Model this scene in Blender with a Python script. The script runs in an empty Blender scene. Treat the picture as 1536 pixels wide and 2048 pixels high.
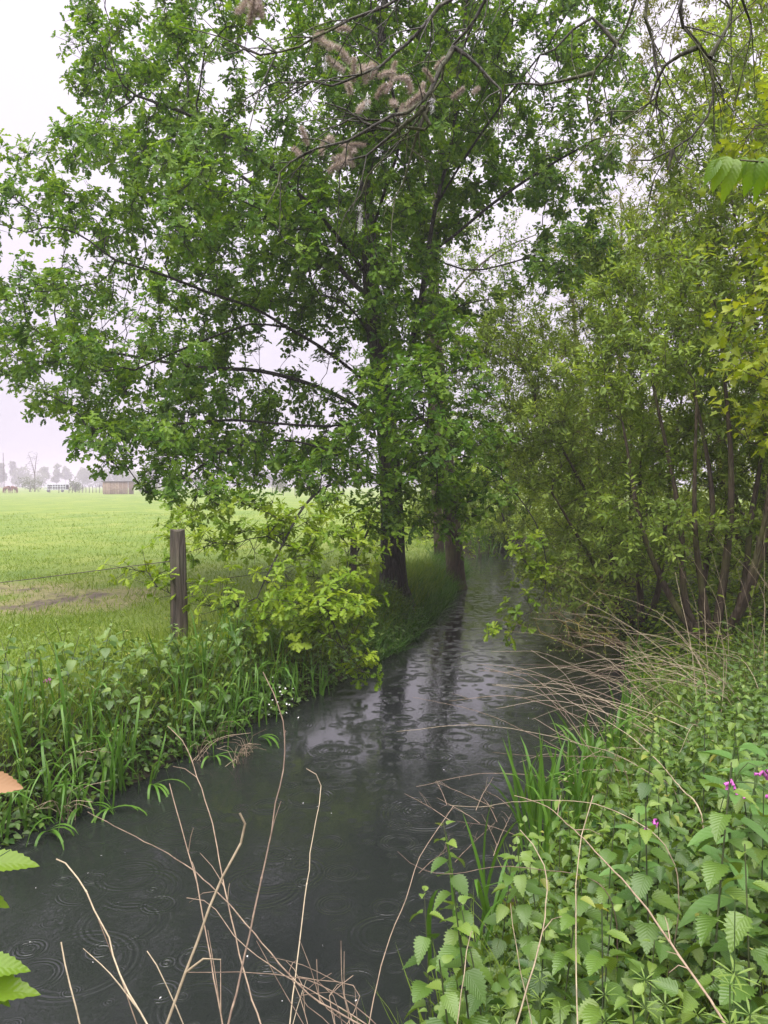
import bpy, math, random
import numpy as np
from mathutils import Vector, Matrix

rng = np.random.default_rng(11)
random.seed(11)
R = math.radians
S = bpy.context.scene
C = S.collection

# ------------------------------------------------------------------ camera
W0, H0, FPX = 1536.0, 2048.0, 1540.0
EYE = 2.2                      # metres above the stream surface (z = 0)
PITCH = R(-2.0)
cam_d = bpy.data.cameras.new('camera')
cam = bpy.data.objects.new('camera', cam_d)
C.objects.link(cam)
cam.location = (0, 0, EYE)
cam.rotation_euler = (R(90) + PITCH, 0, 0)
cam_d.sensor_fit = 'VERTICAL'
cam_d.sensor_height = 32.0
cam_d.lens = FPX / H0 * 32.0
cam_d.clip_start = 0.05
cam_d.clip_end = 3000
S.camera = cam

# ------------------------------------------------------------------ light
SUN_EL, SUN_AZ = R(70), R(200)
world = bpy.data.worlds.new('World')
S.world = world
world.use_nodes = True
wn, wl = world.node_tree.nodes, world.node_tree.links
wn.clear()
w_out = wn.new('ShaderNodeOutputWorld')
w_bg = wn.new('ShaderNodeBackground')
w_sky = wn.new('ShaderNodeTexSky')
w_sky.sky_type = 'NISHITA'
w_sky.sun_disc = False
w_sky.sun_elevation = SUN_EL
w_sky.sun_rotation = SUN_AZ
w_sky.dust_density = 4.0
w_gain = wn.new('ShaderNodeVectorMath'); w_gain.operation = 'SCALE'; w_gain.inputs['Scale'].default_value = 0.015
w_tc = wn.new('ShaderNodeTexCoord')
w_noise = wn.new('ShaderNodeTexNoise')
w_noise.inputs['Scale'].default_value = 1.6
w_noise.inputs['Detail'].default_value = 4
w_ramp = wn.new('ShaderNodeValToRGB')
w_ramp.color_ramp.elements[0].position = 0.3
w_ramp.color_ramp.elements[0].color = (0.50, 0.455, 0.535, 1)
w_ramp.color_ramp.elements[1].position = 0.7
w_ramp.color_ramp.elements[1].color = (0.575, 0.525, 0.60, 1)
# standard overcast sky: luminance (1 + 2 sin elevation) / 3 of the zenith
w_sep = wn.new('ShaderNodeSeparateXYZ')
w_el = wn.new('ShaderNodeMath'); w_el.operation = 'MAXIMUM'; w_el.inputs[1].default_value = 0.0
w_cie = wn.new('ShaderNodeMath'); w_cie.operation = 'MULTIPLY_ADD'; w_cie.inputs[1].default_value = 0.20; w_cie.inputs[2].default_value = 0.295
w_cl = wn.new('ShaderNodeVectorMath'); w_cl.operation = 'SCALE'
wl.new(w_tc.outputs['Generated'], w_sep.inputs[0])
wl.new(w_sep.outputs['Z'], w_el.inputs[0]); wl.new(w_el.outputs[0], w_cie.inputs[0])
wl.new(w_ramp.outputs['Color'], w_cl.inputs[0]); wl.new(w_cie.outputs[0], w_cl.inputs['Scale'])
w_mix = wn.new('ShaderNodeMixRGB'); w_mix.inputs['Fac'].default_value = 0.88   # closed rain cloud over the clear sky
wl.new(w_tc.outputs['Generated'], w_noise.inputs['Vector'])
wl.new(w_noise.outputs['Fac'], w_ramp.inputs['Fac'])
wl.new(w_sky.outputs['Color'], w_gain.inputs[0])
wl.new(w_gain.outputs['Vector'], w_mix.inputs['Color1'])
wl.new(w_cl.outputs['Vector'], w_mix.inputs['Color2'])
wl.new(w_mix.outputs['Color'], w_bg.inputs['Color'])
w_bg.inputs['Strength'].default_value = 1.0
wl.new(w_bg.outputs['Background'], w_out.inputs['Surface'])

sun_d = bpy.data.lights.new('sun', 'SUN')
sun_d.energy = 1.5
sun_d.angle = R(80)
sun_d.color = (1.0, 0.97, 0.92)
sun = bpy.data.objects.new('sun', sun_d)
C.objects.link(sun)
# direction towards the sun: behind the camera, a little to the left, high
sdir = Vector((math.sin(SUN_AZ) * math.cos(SUN_EL), math.cos(SUN_AZ) * math.cos(SUN_EL), math.sin(SUN_EL)))
sun.rotation_euler = sdir.to_track_quat('Z', 'Y').to_euler()

S.view_settings.view_transform = 'Standard'
S.view_settings.look = 'None'
S.view_settings.gamma = 1.0
S.view_settings.exposure = 2.55
S.view_settings.use_curve_mapping = False
cy = S.cycles
cy.max_bounces = 5; cy.diffuse_bounces = 2; cy.glossy_bounces = 2
cy.transmission_bounces = 4; cy.transparent_max_bounces = 4; cy.volume_bounces = 0
cy.caustics_reflective = False; cy.caustics_refractive = False

# ------------------------------------------------------------------ helpers
def P(px, py, d):
    """world point that lies d metres in front (along +Y) at a photograph pixel"""
    a, b = (px - W0 / 2) / FPX, -(py - H0 / 2) / FPX
    y = math.cos(PITCH) - b * math.sin(PITCH)
    z = math.sin(PITCH) + b * math.cos(PITCH)
    k = d / y
    return np.array((a * k, d, EYE + z * k))

def tag(o, label=None, cat=None, group=None, kind=None):
    if label: o['label'] = label
    if cat: o['category'] = cat
    if group: o['group'] = group
    if kind: o['kind'] = kind
    return o

def empty(name, loc=(0, 0, 0), rz=0.0):
    o = bpy.data.objects.new(name, None)
    o.empty_display_size = 0.1
    C.objects.link(o)
    o.location = loc
    o.rotation_euler = (0, 0, rz)
    return o

def mesh_data(name, groups, mat=None, smooth=True):
    """groups: (verts Nx3, faces MxK, uv Nx2 or None, tint N or None)"""
    vs, loops, starts, tots, uvs, tints = [], [], [], [], [], []
    off, ls = 0, 0
    anyuv = any(g[2] is not None for g in groups)
    anyt = True
    for v, f, uv, t in groups:
        if len(v) == 0 or len(f) == 0: continue
        v = np.asarray(v, np.float32).reshape(-1, 3); f = np.asarray(f, np.int32)
        vs.append(v); fl = (f + off).ravel(); loops.append(fl)
        k = f.shape[1]
        starts.append(ls + np.arange(len(f), dtype=np.int32) * k)
        tots.append(np.full(len(f), k, np.int32))
        ls += fl.size
        if anyuv:
            u = np.zeros((len(v), 2), np.float32) if uv is None else np.asarray(uv, np.float32)
            uvs.append(u[f.ravel()])
        if anyt:
            tints.append(np.full(len(v), .5, np.float32) if t is None else np.asarray(t, np.float32))
        off += len(v)
    me = bpy.data.meshes.new(name)
    if not vs: return me
    V = np.concatenate(vs); L = np.concatenate(loops); ST = np.concatenate(starts); TT = np.concatenate(tots)
    me.vertices.add(len(V)); me.vertices.foreach_set('co', V.ravel())
    me.loops.add(len(L)); me.loops.foreach_set('vertex_index', L)
    me.polygons.add(len(ST)); me.polygons.foreach_set('loop_start', ST); me.polygons.foreach_set('loop_total', TT)
    if smooth:
        me.polygons.foreach_set('use_smooth', np.ones(len(ST), bool))
    me.update(calc_edges=True)
    if anyuv:
        l = me.uv_layers.new(name='UVMap')
        l.data.foreach_set('uv', np.concatenate(uvs).ravel())
    if anyt:
        a = me.attributes.new('tint', 'FLOAT', 'POINT')
        a.data.foreach_set('value', np.concatenate(tints))
    if mat: me.materials.append(mat)
    return me

def obj(name, me, parent=None, loc=None):
    o = bpy.data.objects.new(name, me)
    C.objects.link(o)
    if parent is not None: o.parent = parent
    if loc is not None: o.location = loc
    return o

def norm(a):
    a = np.asarray(a, float)
    return a / np.maximum(np.linalg.norm(a, axis=-1, keepdims=True), 1e-9)

def frames(d, ref=(0.83, 0.52, 0.11)):
    u = norm(np.cross(d, np.broadcast_to(np.array(ref), d.shape)))
    return u, np.cross(d, u)

def seg_groups(P0, P1, r0, r1, d0, d1, classes=((0.09, 12), (0.03, 7), (0.010, 5), (0, 3))):
    out = []
    hi = 1e9
    rm = np.maximum(r0, r1)
    for lo, k in classes:
        m = (rm >= lo) & (rm < hi); hi = lo
        n = int(m.sum())
        if not n: continue
        a = np.arange(k) * 2 * math.pi / k
        ca, sa = np.cos(a)[None, :, None], np.sin(a)[None, :, None]
        rings = []
        for p, r, d in ((P0[m], r0[m], d0[m]), (P1[m], r1[m], d1[m])):
            u, v = frames(d)
            rings.append(p[:, None, :] + r[:, None, None] * (ca * u[:, None, :] + sa * v[:, None, :]))
        V = np.stack(rings, 1).reshape(-1, 3)
        i = np.arange(k); j = (i + 1) % k
        q = np.stack([i, j, j + k, i + k], 1)
        F = (np.arange(n)[:, None, None] * 2 * k + q[None]).reshape(-1, 4)
        out.append((V, F, None, None))
    return out

def spline(pts, step):
    """smooth curve through points (chord-length Hermite), resampled about every step"""
    p = np.asarray(pts, float)
    h = np.maximum(np.linalg.norm(np.diff(p, axis=0), axis=1), 1e-6)
    t = np.concatenate([[0], np.cumsum(h)])
    m = np.zeros_like(p)
    m[0] = (p[1] - p[0]) / h[0]; m[-1] = (p[-1] - p[-2]) / h[-1]
    for i in range(1, len(p) - 1):
        m[i] = ((p[i + 1] - p[i]) / h[i] * h[i - 1] + (p[i] - p[i - 1]) / h[i - 1] * h[i]) / (h[i] + h[i - 1])
    out = []
    for i in range(len(p) - 1):
        n = max(1, int(h[i] / step)); u = (np.arange(n) / n)[:, None]
        out.append((2 * u ** 3 - 3 * u ** 2 + 1) * p[i] + (u ** 3 - 2 * u ** 2 + u) * h[i] * m[i] + (-2 * u ** 3 + 3 * u ** 2) * p[i + 1] + (u ** 3 - u ** 2) * h[i] * m[i + 1])
    out.append(p[-1:])
    return np.concatenate(out)

def tube_groups(pts, r0, r1, step=0.05, power=1.0, wob=0.0, k=None, resample=True):
    p = spline(pts, step) if resample else np.asarray(pts, float)
    n = len(p)
    if wob: p[1:-1] += rng.normal(0, wob, (n - 2, 3))
    d = norm(np.gradient(p, axis=0))
    t = np.linspace(0, 1, n) ** power
    r = r0 + (r1 - r0) * t
    cl = ((0, k),) if k else ((0.09, 12), (0.03, 8), (0.012, 6), (0.004, 5), (0, 4))
    return seg_groups(p[:-1], p[1:], r[:-1], r[1:], d[:-1], d[1:], cl)

def scatter(tv, tf, tuv, pos, axis, nrm, scale, tint):
    """stamp a leaf template (tv Vx3, its +Y the midrib, +Z its upper face) at many places"""
    n, k = len(pos), len(tv)
    y = norm(axis); x = norm(np.cross(y, nrm)); z = np.cross(x, y)
    sc = np.asarray(scale, float)
    sc = sc[:, None] * np.ones((1, 3)) if sc.ndim == 1 else sc
    V = (pos[:, None, :] + tv[None, :, 0:1] * (x * sc[:, 0:1])[:, None, :] + tv[None, :, 1:2] * (y * sc[:, 1:2])[:, None, :]
         + tv[None, :, 2:3] * (z * sc[:, 2:3])[:, None, :]).reshape(-1, 3)
    F = (np.arange(n)[:, None, None] * k + np.asarray(tf)[None]).reshape(-1, np.asarray(tf).shape[1])
    UV = None if tuv is None else np.tile(tuv, (n, 1))
    return (V, F, UV, np.repeat(tint, k))

def rows_leaf(rows, fold=.15, curl=.12):
    """leaf from (v, halfwidth) rows; three vertices across each row"""
    v, uv = [], []
    for y, w in rows:
        zc = -curl * y * y
        for sx in (-1, 0, 1):
            v.append((sx * w, y, zc + (fold * w if sx else 0)))
            uv.append((.5 + sx * w, y))
    f = []
    for i in range(len(rows) - 1):
        a = 3 * i
        f += [(a, a + 1, a + 4, a + 3), (a + 1, a + 2, a + 5, a + 4)]
    return np.array(v), np.array(f), np.array(uv)

def halves_leaf(outline, fold=.2, curl=.1):
    """leaf of two n-gon halves from the half outline (w, v), base and tip on the midrib"""
    o = list(outline); n = len(o)
    v = [(0, 0, 0)] + [(w, y, fold * w - curl * y * y) for w, y in o] + [(0, 1, -curl)] + [(-w, y, fold * w - curl * y * y) for w, y in o]
    right = [0] + list(range(1, n + 1)) + [n + 1]
    left = [0, n + 1] + [n + 1 + k for k in range(n, 0, -1)]
    uv = [(.5 + p[0], p[1]) for p in v]
    return np.array(v), np.array([right, left]), np.array(uv)

OAK = halves_leaf([(.17, .24), (.06, .36), (.29, .52), (.09, .64), (.27, .80), (.11, .91)], .22, .2)
OAK_FAR = halves_leaf([(.22, .30), (.12, .45), (.29, .75)], .22, .2)
LANCE = (np.array([(0, 0, 0), (.19, .45, .04), (0, 1, -.12), (-.19, .45, .04)]), np.array([(0, 1, 2), (0, 2, 3)]), np.array([(.5, 0), (.67, .45), (.5, 1), (.33, .45)]))
SERRATED = halves_leaf([(.20, .08), (.34, .20), (.27, .30), (.33, .42), (.22, .54), (.22, .68), (.09, .82)], .3, .25)
OVATE = (np.array([(0, 0, 0), (.30, .35, .07), (.2, .72, .0), (0, 1, -.16), (-.2, .72, .0), (-.30, .35, .07)]), np.array([(0, 1, 2, 3), (0, 3, 4, 5)]),
         np.array([(.5, 0), (.8, .35), (.7, .72), (.5, 1), (.3, .72), (.2, .35)]))
MAPLE = halves_leaf([(.10, .02), (.42, -.02), (.30, .22), (.55, .50), (.27, .48), (.20, .72)], .18, .15)

# ------------------------------------------------------------------ materials
def new_mat(name):
    m = bpy.data.materials.new(name); m.use_nodes = True
    n, l = m.node_tree.nodes, m.node_tree.links
    n.clear()
    return m, n, l

def leaf_mat(name, dark, mid, light, rough=.42, trans=.32, veins=0.0, spec=.45, tgain=1.35, old=None):
    m, n, l = new_mat(name)
    out = n.new('ShaderNodeOutputMaterial')
    at = n.new('ShaderNodeAttribute'); at.attribute_name = 'tint'
    oi = n.new('ShaderNodeObjectInfo')
    add = n.new('ShaderNodeMath'); add.operation = 'ADD'
    sub = n.new('ShaderNodeMath'); sub.operation = 'MULTIPLY_ADD'; sub.inputs[1].default_value = .35; sub.inputs[2].default_value = -.175
    l.new(oi.outputs['Random'], sub.inputs[0]); l.new(at.outputs['Fac'], add.inputs[0]); l.new(sub.outputs[0], add.inputs[1])
    rp = n.new('ShaderNodeValToRGB')
    e = rp.color_ramp.elements
    e[0].position = .05; e[0].color = (*dark, 1)
    e[1].position = .95; e[1].color = (*light, 1)
    mm = e.new(.5); mm.color = (*mid, 1)
    if old: q = e.new(1.0); q.color = (*old, 1)
    l.new(add.outputs[0], rp.inputs['Fac'])
    col = rp.outputs['Color']
    bs = n.new('ShaderNodeBsdfPrincipled')
    bs.inputs['Roughness'].default_value = rough
    bs.inputs['Specular IOR Level'].default_value = spec
    if veins > 0:
        uv = n.new('ShaderNodeTexCoord')
        sp = n.new('ShaderNodeSeparateXYZ'); l.new(uv.outputs['UV'], sp.inputs[0])
        ax = n.new('ShaderNodeMath'); ax.operation = 'SUBTRACT'; ax.inputs[1].default_value = .5; l.new(sp.outputs['X'], ax.inputs[0])
        ab = n.new('ShaderNodeMath'); ab.operation = 'ABSOLUTE'; l.new(ax.outputs[0], ab.inputs[0])
        ph = n.new('ShaderNodeMath'); ph.operation = 'MULTIPLY_ADD'; ph.inputs[1].default_value = -1.1
        l.new(ab.outputs[0], ph.inputs[0]); l.new(sp.outputs['Y'], ph.inputs[2])
        fr = n.new('ShaderNodeMath'); fr.operation = 'MULTIPLY'; fr.inputs[1].default_value = 52; l.new(ph.outputs[0], fr.inputs[0])
        sn = n.new('ShaderNodeMath'); sn.operation = 'SINE'; l.new(fr.outputs[0], sn.inputs[0])
        mid_ = n.new('ShaderNodeMapRange'); mid_.inputs['From Max'].default_value = .03; mid_.inputs['To Min'].default_value = -1.5; mid_.inputs['To Max'].default_value = 0
        l.new(ab.outputs[0], mid_.inputs['Value'])
        hh = n.new('ShaderNodeMath'); hh.operation = 'ADD'; l.new(sn.outputs[0], hh.inputs[0]); l.new(mid_.outputs[0], hh.inputs[1])
        bp = n.new('ShaderNodeBump'); bp.inputs['Strength'].default_value = veins; bp.inputs['Distance'].default_value = .002
        l.new(hh.outputs[0], bp.inputs['Height']); l.new(bp.outputs['Normal'], bs.inputs['Normal'])
    l.new(col, bs.inputs['Base Color'])
    tr = n.new('ShaderNodeBsdfTranslucent')
    hs = n.new('ShaderNodeMixRGB'); hs.blend_type = 'MULTIPLY'; hs.inputs['Fac'].default_value = 1
    hs.inputs['Color2'].default_value = (tgain * 1.25, tgain * 1.2, tgain * .45, 1)
    l.new(col, hs.inputs['Color1']); l.new(hs.outputs['Color'], tr.inputs['Color'])
    mx = n.new('ShaderNodeMixShader'); mx.inputs['Fac'].default_value = trans
    l.new(bs.outputs['BSDF'], mx.inputs[1]); l.new(tr.outputs['BSDF'], mx.inputs[2])
    l.new(mx.outputs['Shader'], out.inputs['Surface'])
    return m

def bark_mat(name, c1, c2, moss, moss_amt=.45, scale=6.0, bump=.6, stretch=.25, dist=.03):
    m, n, l = new_mat(name)
    out = n.new('ShaderNodeOutputMaterial'); bs = n.new('ShaderNodeBsdfPrincipled')
    tc = n.new('ShaderNodeTexCoord'); mp = n.new('ShaderNodeMapping'); mp.inputs['Scale'].default_value = (1, 1, stretch)
    l.new(tc.outputs['Object'], mp.inputs['Vector'])
    nz = n.new('ShaderNodeTexNoise'); nz.inputs['Scale'].default_value = scale * 3; nz.inputs['Detail'].default_value = 6; nz.inputs['Roughness'].default_value = .65
    l.new(mp.outputs['Vector'], nz.inputs['Vector'])
    vo = n.new('ShaderNodeTexVoronoi'); vo.feature = 'DISTANCE_TO_EDGE'; vo.inputs['Scale'].default_value = scale * 3.2
    l.new(mp.outputs['Vector'], vo.inputs['Vector'])
    rp = n.new('ShaderNodeValToRGB'); rp.color_ramp.elements[0].color = (*c1, 1); rp.color_ramp.elements[1].color = (*c2, 1)
    rp.color_ramp.elements[0].position = .35; rp.color_ramp.elements[1].position = .7
    l.new(nz.outputs['Fac'], rp.inputs['Fac'])
    n2 = n.new('ShaderNodeTexNoise'); n2.inputs['Scale'].default_value = 2.3; n2.inputs['Detail'].default_value = 5
    l.new(tc.outputs['Object'], n2.inputs['Vector'])
    r2 = n.new('ShaderNodeValToRGB'); r2.color_ramp.elements[0].position = .48; r2.color_ramp.elements[1].position = .66
    r2.color_ramp.elements[0].color = (0, 0, 0, 1); r2.color_ramp.elements[1].color = (moss_amt,) * 3 + (1,)
    l.new(n2.outputs['Fac'], r2.inputs['Fac'])
    mx = n.new('ShaderNodeMixRGB'); mx.inputs['Color2'].default_value = (*moss, 1)
    l.new(r2.outputs['Color'], mx.inputs['Fac']); l.new(rp.outputs['Color'], mx.inputs['Color1'])
    l.new(mx.outputs['Color'], bs.inputs['Base Color'])
    bs.inputs['Roughness'].default_value = .72
    ad = n.new('ShaderNodeMath'); ad.operation = 'MULTIPLY_ADD'; ad.inputs[1].default_value = 2.2
    l.new(vo.outputs['Distance'], ad.inputs[0]); l.new(nz.outputs['Fac'], ad.inputs[2])
    bp = n.new('ShaderNodeBump'); bp.inputs['Strength'].default_value = bump; bp.inputs['Distance'].default_value = dist
    l.new(ad.outputs[0], bp.inputs['Height']); l.new(bp.outputs['Normal'], bs.inputs['Normal'])
    l.new(bs.outputs['BSDF'], out.inputs['Surface'])
    return m

def plain_mat(name, c1, c2, rough=.6, scale=20, bump=.2, spec=.4, stretch=1.0, dist=.01):
    m, n, l = new_mat(name)
    out = n.new('ShaderNodeOutputMaterial'); bs = n.new('ShaderNodeBsdfPrincipled')
    tc = n.new('ShaderNodeTexCoord'); mp = n.new('ShaderNodeMapping'); mp.inputs['Scale'].default_value = (1, 1, stretch)
    l.new(tc.outputs['Object'], mp.inputs['Vector'])
    nz = n.new('ShaderNodeTexNoise'); nz.inputs['Scale'].default_value = scale; nz.inputs['Detail'].default_value = 5
    l.new(mp.outputs['Vector'], nz.inputs['Vector'])
    oi = n.new('ShaderNodeObjectInfo')
    ad = n.new('ShaderNodeMath'); ad.operation = 'MULTIPLY_ADD'; ad.inputs[1].default_value = .4; ad.inputs[2].default_value = -.2
    l.new(oi.outputs['Random'], ad.inputs[0])
    a2 = n.new('ShaderNodeMath'); a2.operation = 'ADD'; l.new(nz.outputs['Fac'], a2.inputs[0]); l.new(ad.outputs[0], a2.inputs[1])
    rp = n.new('ShaderNodeValToRGB'); rp.color_ramp.elements[0].color = (*c1, 1); rp.color_ramp.elements[1].color = (*c2, 1)
    rp.color_ramp.elements[0].position = .3; rp.color_ramp.elements[1].position = .7
    l.new(a2.outputs[0], rp.inputs['Fac']); l.new(rp.outputs['Color'], bs.inputs['Base Color'])
    bs.inputs['Roughness'].default_value = rough; bs.inputs['Specular IOR Level'].default_value = spec
    bp = n.new('ShaderNodeBump'); bp.inputs['Strength'].default_value = bump; bp.inputs['Distance'].default_value = dist
    l.new(nz.outputs['Fac'], bp.inputs['Height']); l.new(bp.outputs['Normal'], bs.inputs['Normal'])
    l.new(bs.outputs['BSDF'], out.inputs['Surface'])
    return m

M = {}
M['oak_leaf'] = leaf_mat('oak_leaf', (.042, .105, .013), (.088, .182, .019), (.165, .265, .028), trans=.40, spec=.22)
M['oak_young'] = leaf_mat('oak_young', (.085, .165, .011), (.145, .24, .016), (.235, .32, .026), trans=.38, spec=.22)
M['willow_leaf'] = leaf_mat('willow_leaf', (.085, .14, .024), (.185, .27, .044), (.31, .40, .075), rough=.5, trans=.38, spec=.25)
M['alder_leaf'] = leaf_mat('alder_leaf', (.065, .125, .014), (.135, .22, .02), (.25, .33, .035), trans=.38, spec=.22)
M['olive_leaf'] = leaf_mat('olive_leaf', (.09, .11, .016), (.155, .175, .024), (.23, .24, .04), rough=.5, spec=.2)
M['maple_leaf'] = leaf_mat('maple_leaf', (.11, .165, .012), (.19, .25, .018), (.29, .33, .03), trans=.36, spec=.2)
M['nettle_leaf'] = leaf_mat('nettle_leaf', (.030, .078, .013), (.080, .150, .022), (.150, .225, .036), rough=.38, trans=.24, veins=.25, spec=.5, old=(.24, .25, .05))
M['comfrey_leaf'] = leaf_mat('comfrey_leaf', (.06, .13, .03), (.085, .175, .04), (.13, .23, .06), rough=.5, trans=.2, veins=.2, spec=.3)
M['broad_leaf'] = leaf_mat('broad_leaf', (.07, .16, .010), (.12, .22, .014), (.19, .28, .02), rough=.3, trans=.45, veins=.12, spec=.4)
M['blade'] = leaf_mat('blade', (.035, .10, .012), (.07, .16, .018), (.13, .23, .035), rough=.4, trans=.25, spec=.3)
M['grass'] = leaf_mat('grass', (.075, .135, .014), (.13, .205, .02), (.22, .28, .04), rough=.5, trans=.3, spec=.2)
M['straw'] = plain_mat('straw', (.22, .175, .115), (.42, .345, .235), .7, 40, .5)
M['reddish_straw'] = plain_mat('reddish_straw', (.12, .082, .058), (.29, .215, .15), .7, 40, .5)
M['dead_leaf'] = leaf_mat('dead_leaf', (.20, .10, .045), (.28, .15, .07), (.36, .22, .11), rough=.6, trans=.25, veins=.06, tgain=1.0)
M['oak_bark'] = bark_mat('oak_bark', (.009, .0075, .0065), (.045, .036, .028), (.04, .052, .016), .5, 7, 1.0, .16, .06)
M['willow_bark'] = bark_mat('willow_bark', (.030, .021, .013), (.085, .060, .034), (.11, .12, .03), .6)
M['poplar_bark'] = bark_mat('poplar_bark', (.020, .018, .014), (.065, .056, .042), (.09, .10, .03), .8, scale=9)
M['lichen_bark'] = bark_mat('lichen_bark', (.06, .045, .02), (.13, .10, .04), (.30, .25, .04), .9, scale=9)
M['green_stem'] = plain_mat('green_stem', (.05, .09, .025), (.09, .14, .04), .5, 30, .1)
M['nettle_stem'] = plain_mat('nettle_stem', (.035, .045, .022), (.07, .085, .035), .5, 30, .1)

# ------------------------------------------------------------------ ground shape
LY = np.array([-30, -10, 0, 3, 4.7, 6, 7.7, 10, 12.5, 17, 22, 25, 28, 33, 60, 200, 700.])
LX = np.array([-16, -9, -5, -3.3, -2.35, -1.75, -.95, .05, .72, 1.62, 2.25, 3.2, 5.5, 11, 34, 130, 400.])
RY = np.array([-30, -10, 0, 2, 3.1, 4.3, 6.05, 7, 9.4, 13, 18.8, 22, 25, 28, 33, 60, 200, 700.])
RX = np.array([-10, -4.5, -.95, -.25, .18, .85, 1.75, 2.3, 3.0, 3.6, 4.15, 4.5, 5.9, 8.2, 14, 38, 135, 406.])
def Lx(y): return np.interp(y, LY, LX)
def Rx(y): return np.interp(y, RY, RX)
def sst(a, b, x):
    t = np.clip((x - a) / (b - a), 0, 1); return t * t * (3 - 2 * t)
def vnoise(x, y, s, seed=0):
    return (np.sin(x * 1.7 * s + seed) * np.cos(y * 1.3 * s - seed * 1.3) + .6 * np.sin(x * 3.1 * s - y * 2.3 * s + seed * 2.1) + .4 * np.cos(y * 5.3 * s + x * 4.1 * s + seed)) / 2
def gh(x, y):
    x = np.asarray(x, float); y = np.asarray(y, float)
    jl = .10 * vnoise(x * .3, y, 2.2, 1); jr = .12 * vnoise(x * .3, y, 1.9, 4)
    dl = Lx(y) + jl - x; dr = x - Rx(y) - jr
    zl = -.45 + .45 * sst(-.5, 0, dl) + .48 * sst(-.05, .55, dl) + .09 * sst(.5, 3, dl)
    zr = -.45 + .45 * sst(-.5, 0, dr) + .42 * sst(0, 1.3, dr) + .32 * sst(.8, 3.5, dr)
    z = np.where(x < (Lx(y) + Rx(y)) / 2, zl, zr)
    bump = .028 * vnoise(x, y, 1.1, 2) + .03 * vnoise(x, y, .31, 5) + .012 * vnoise(x, y, 3.7, 8)
    return z + bump * sst(0, .5, np.maximum(dl, dr))
def gz(x, y): return float(gh(x, y))

def axis_coords(lo, hi, a, b, step, grow):
    c = list(np.arange(a, b, step))
    s, x = step, a
    left = []
    while x > lo: s *= grow; x -= s; left.append(max(x, lo))
    s, x = step, c[-1]
    right = []
    while x < hi: s *= grow; x += s; right.append(min(x, hi))
    return np.array(left[::-1] + c + right)
gx = axis_coords(-420, 420, -7, 6, .085, 1.09)
gy = axis_coords(-30, 700, 0, 20, .11, 1.06)
X, Y = np.meshgrid(gx, gy)
Z = gh(X, Y)
nx, ny = len(gx), len(gy)
gv = np.stack([X, Y, Z], -1).reshape(-1, 3)
ii = (np.arange(ny - 1)[:, None] * nx + np.arange(nx - 1)[None]).ravel()
gf = np.stack([ii, ii + 1, ii + 1 + nx, ii + nx], 1)
# worn, muddy cattle track across the meadow
def seg_dist(x, y, pts):
    d = np.full(x.shape, 1e9)
    for (ax, ay), (bx, by) in zip(pts[:-1], pts[1:]):
        t = np.clip(((x - ax) * (bx - ax) + (y - ay) * (by - ay)) / ((bx - ax) ** 2 + (by - ay) ** 2), 0, 1)
        d = np.minimum(d, np.hypot(x - ax - t * (bx - ax), y - ay - t * (by - ay)))
    return d
TRACK = [(-9.5, 8.6), (-6.2, 9.6), (-5.0, 10.4), (-4.2, 11.4)]
TRACK2 = [(-9, 12.5), (-5.6, 12.0), (-4.6, 11.2), (-3.9, 10.6)]
def wear(x, y):
    d1 = seg_dist(x, y, TRACK); d2 = seg_dist(x, y, TRACK2)
    n = vnoise(x, y, 1.3, 3) * .25
    return np.clip(np.maximum(1.0 - (d1 + n) / 1.5, .9 - (d2 + n) / 1.3), 0, 1)
wv = wear(X.ravel(), Y.ravel())
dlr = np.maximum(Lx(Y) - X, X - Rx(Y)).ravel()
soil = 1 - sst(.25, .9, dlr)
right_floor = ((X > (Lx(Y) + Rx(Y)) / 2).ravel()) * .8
soil = np.maximum(soil, right_floor)

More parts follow.
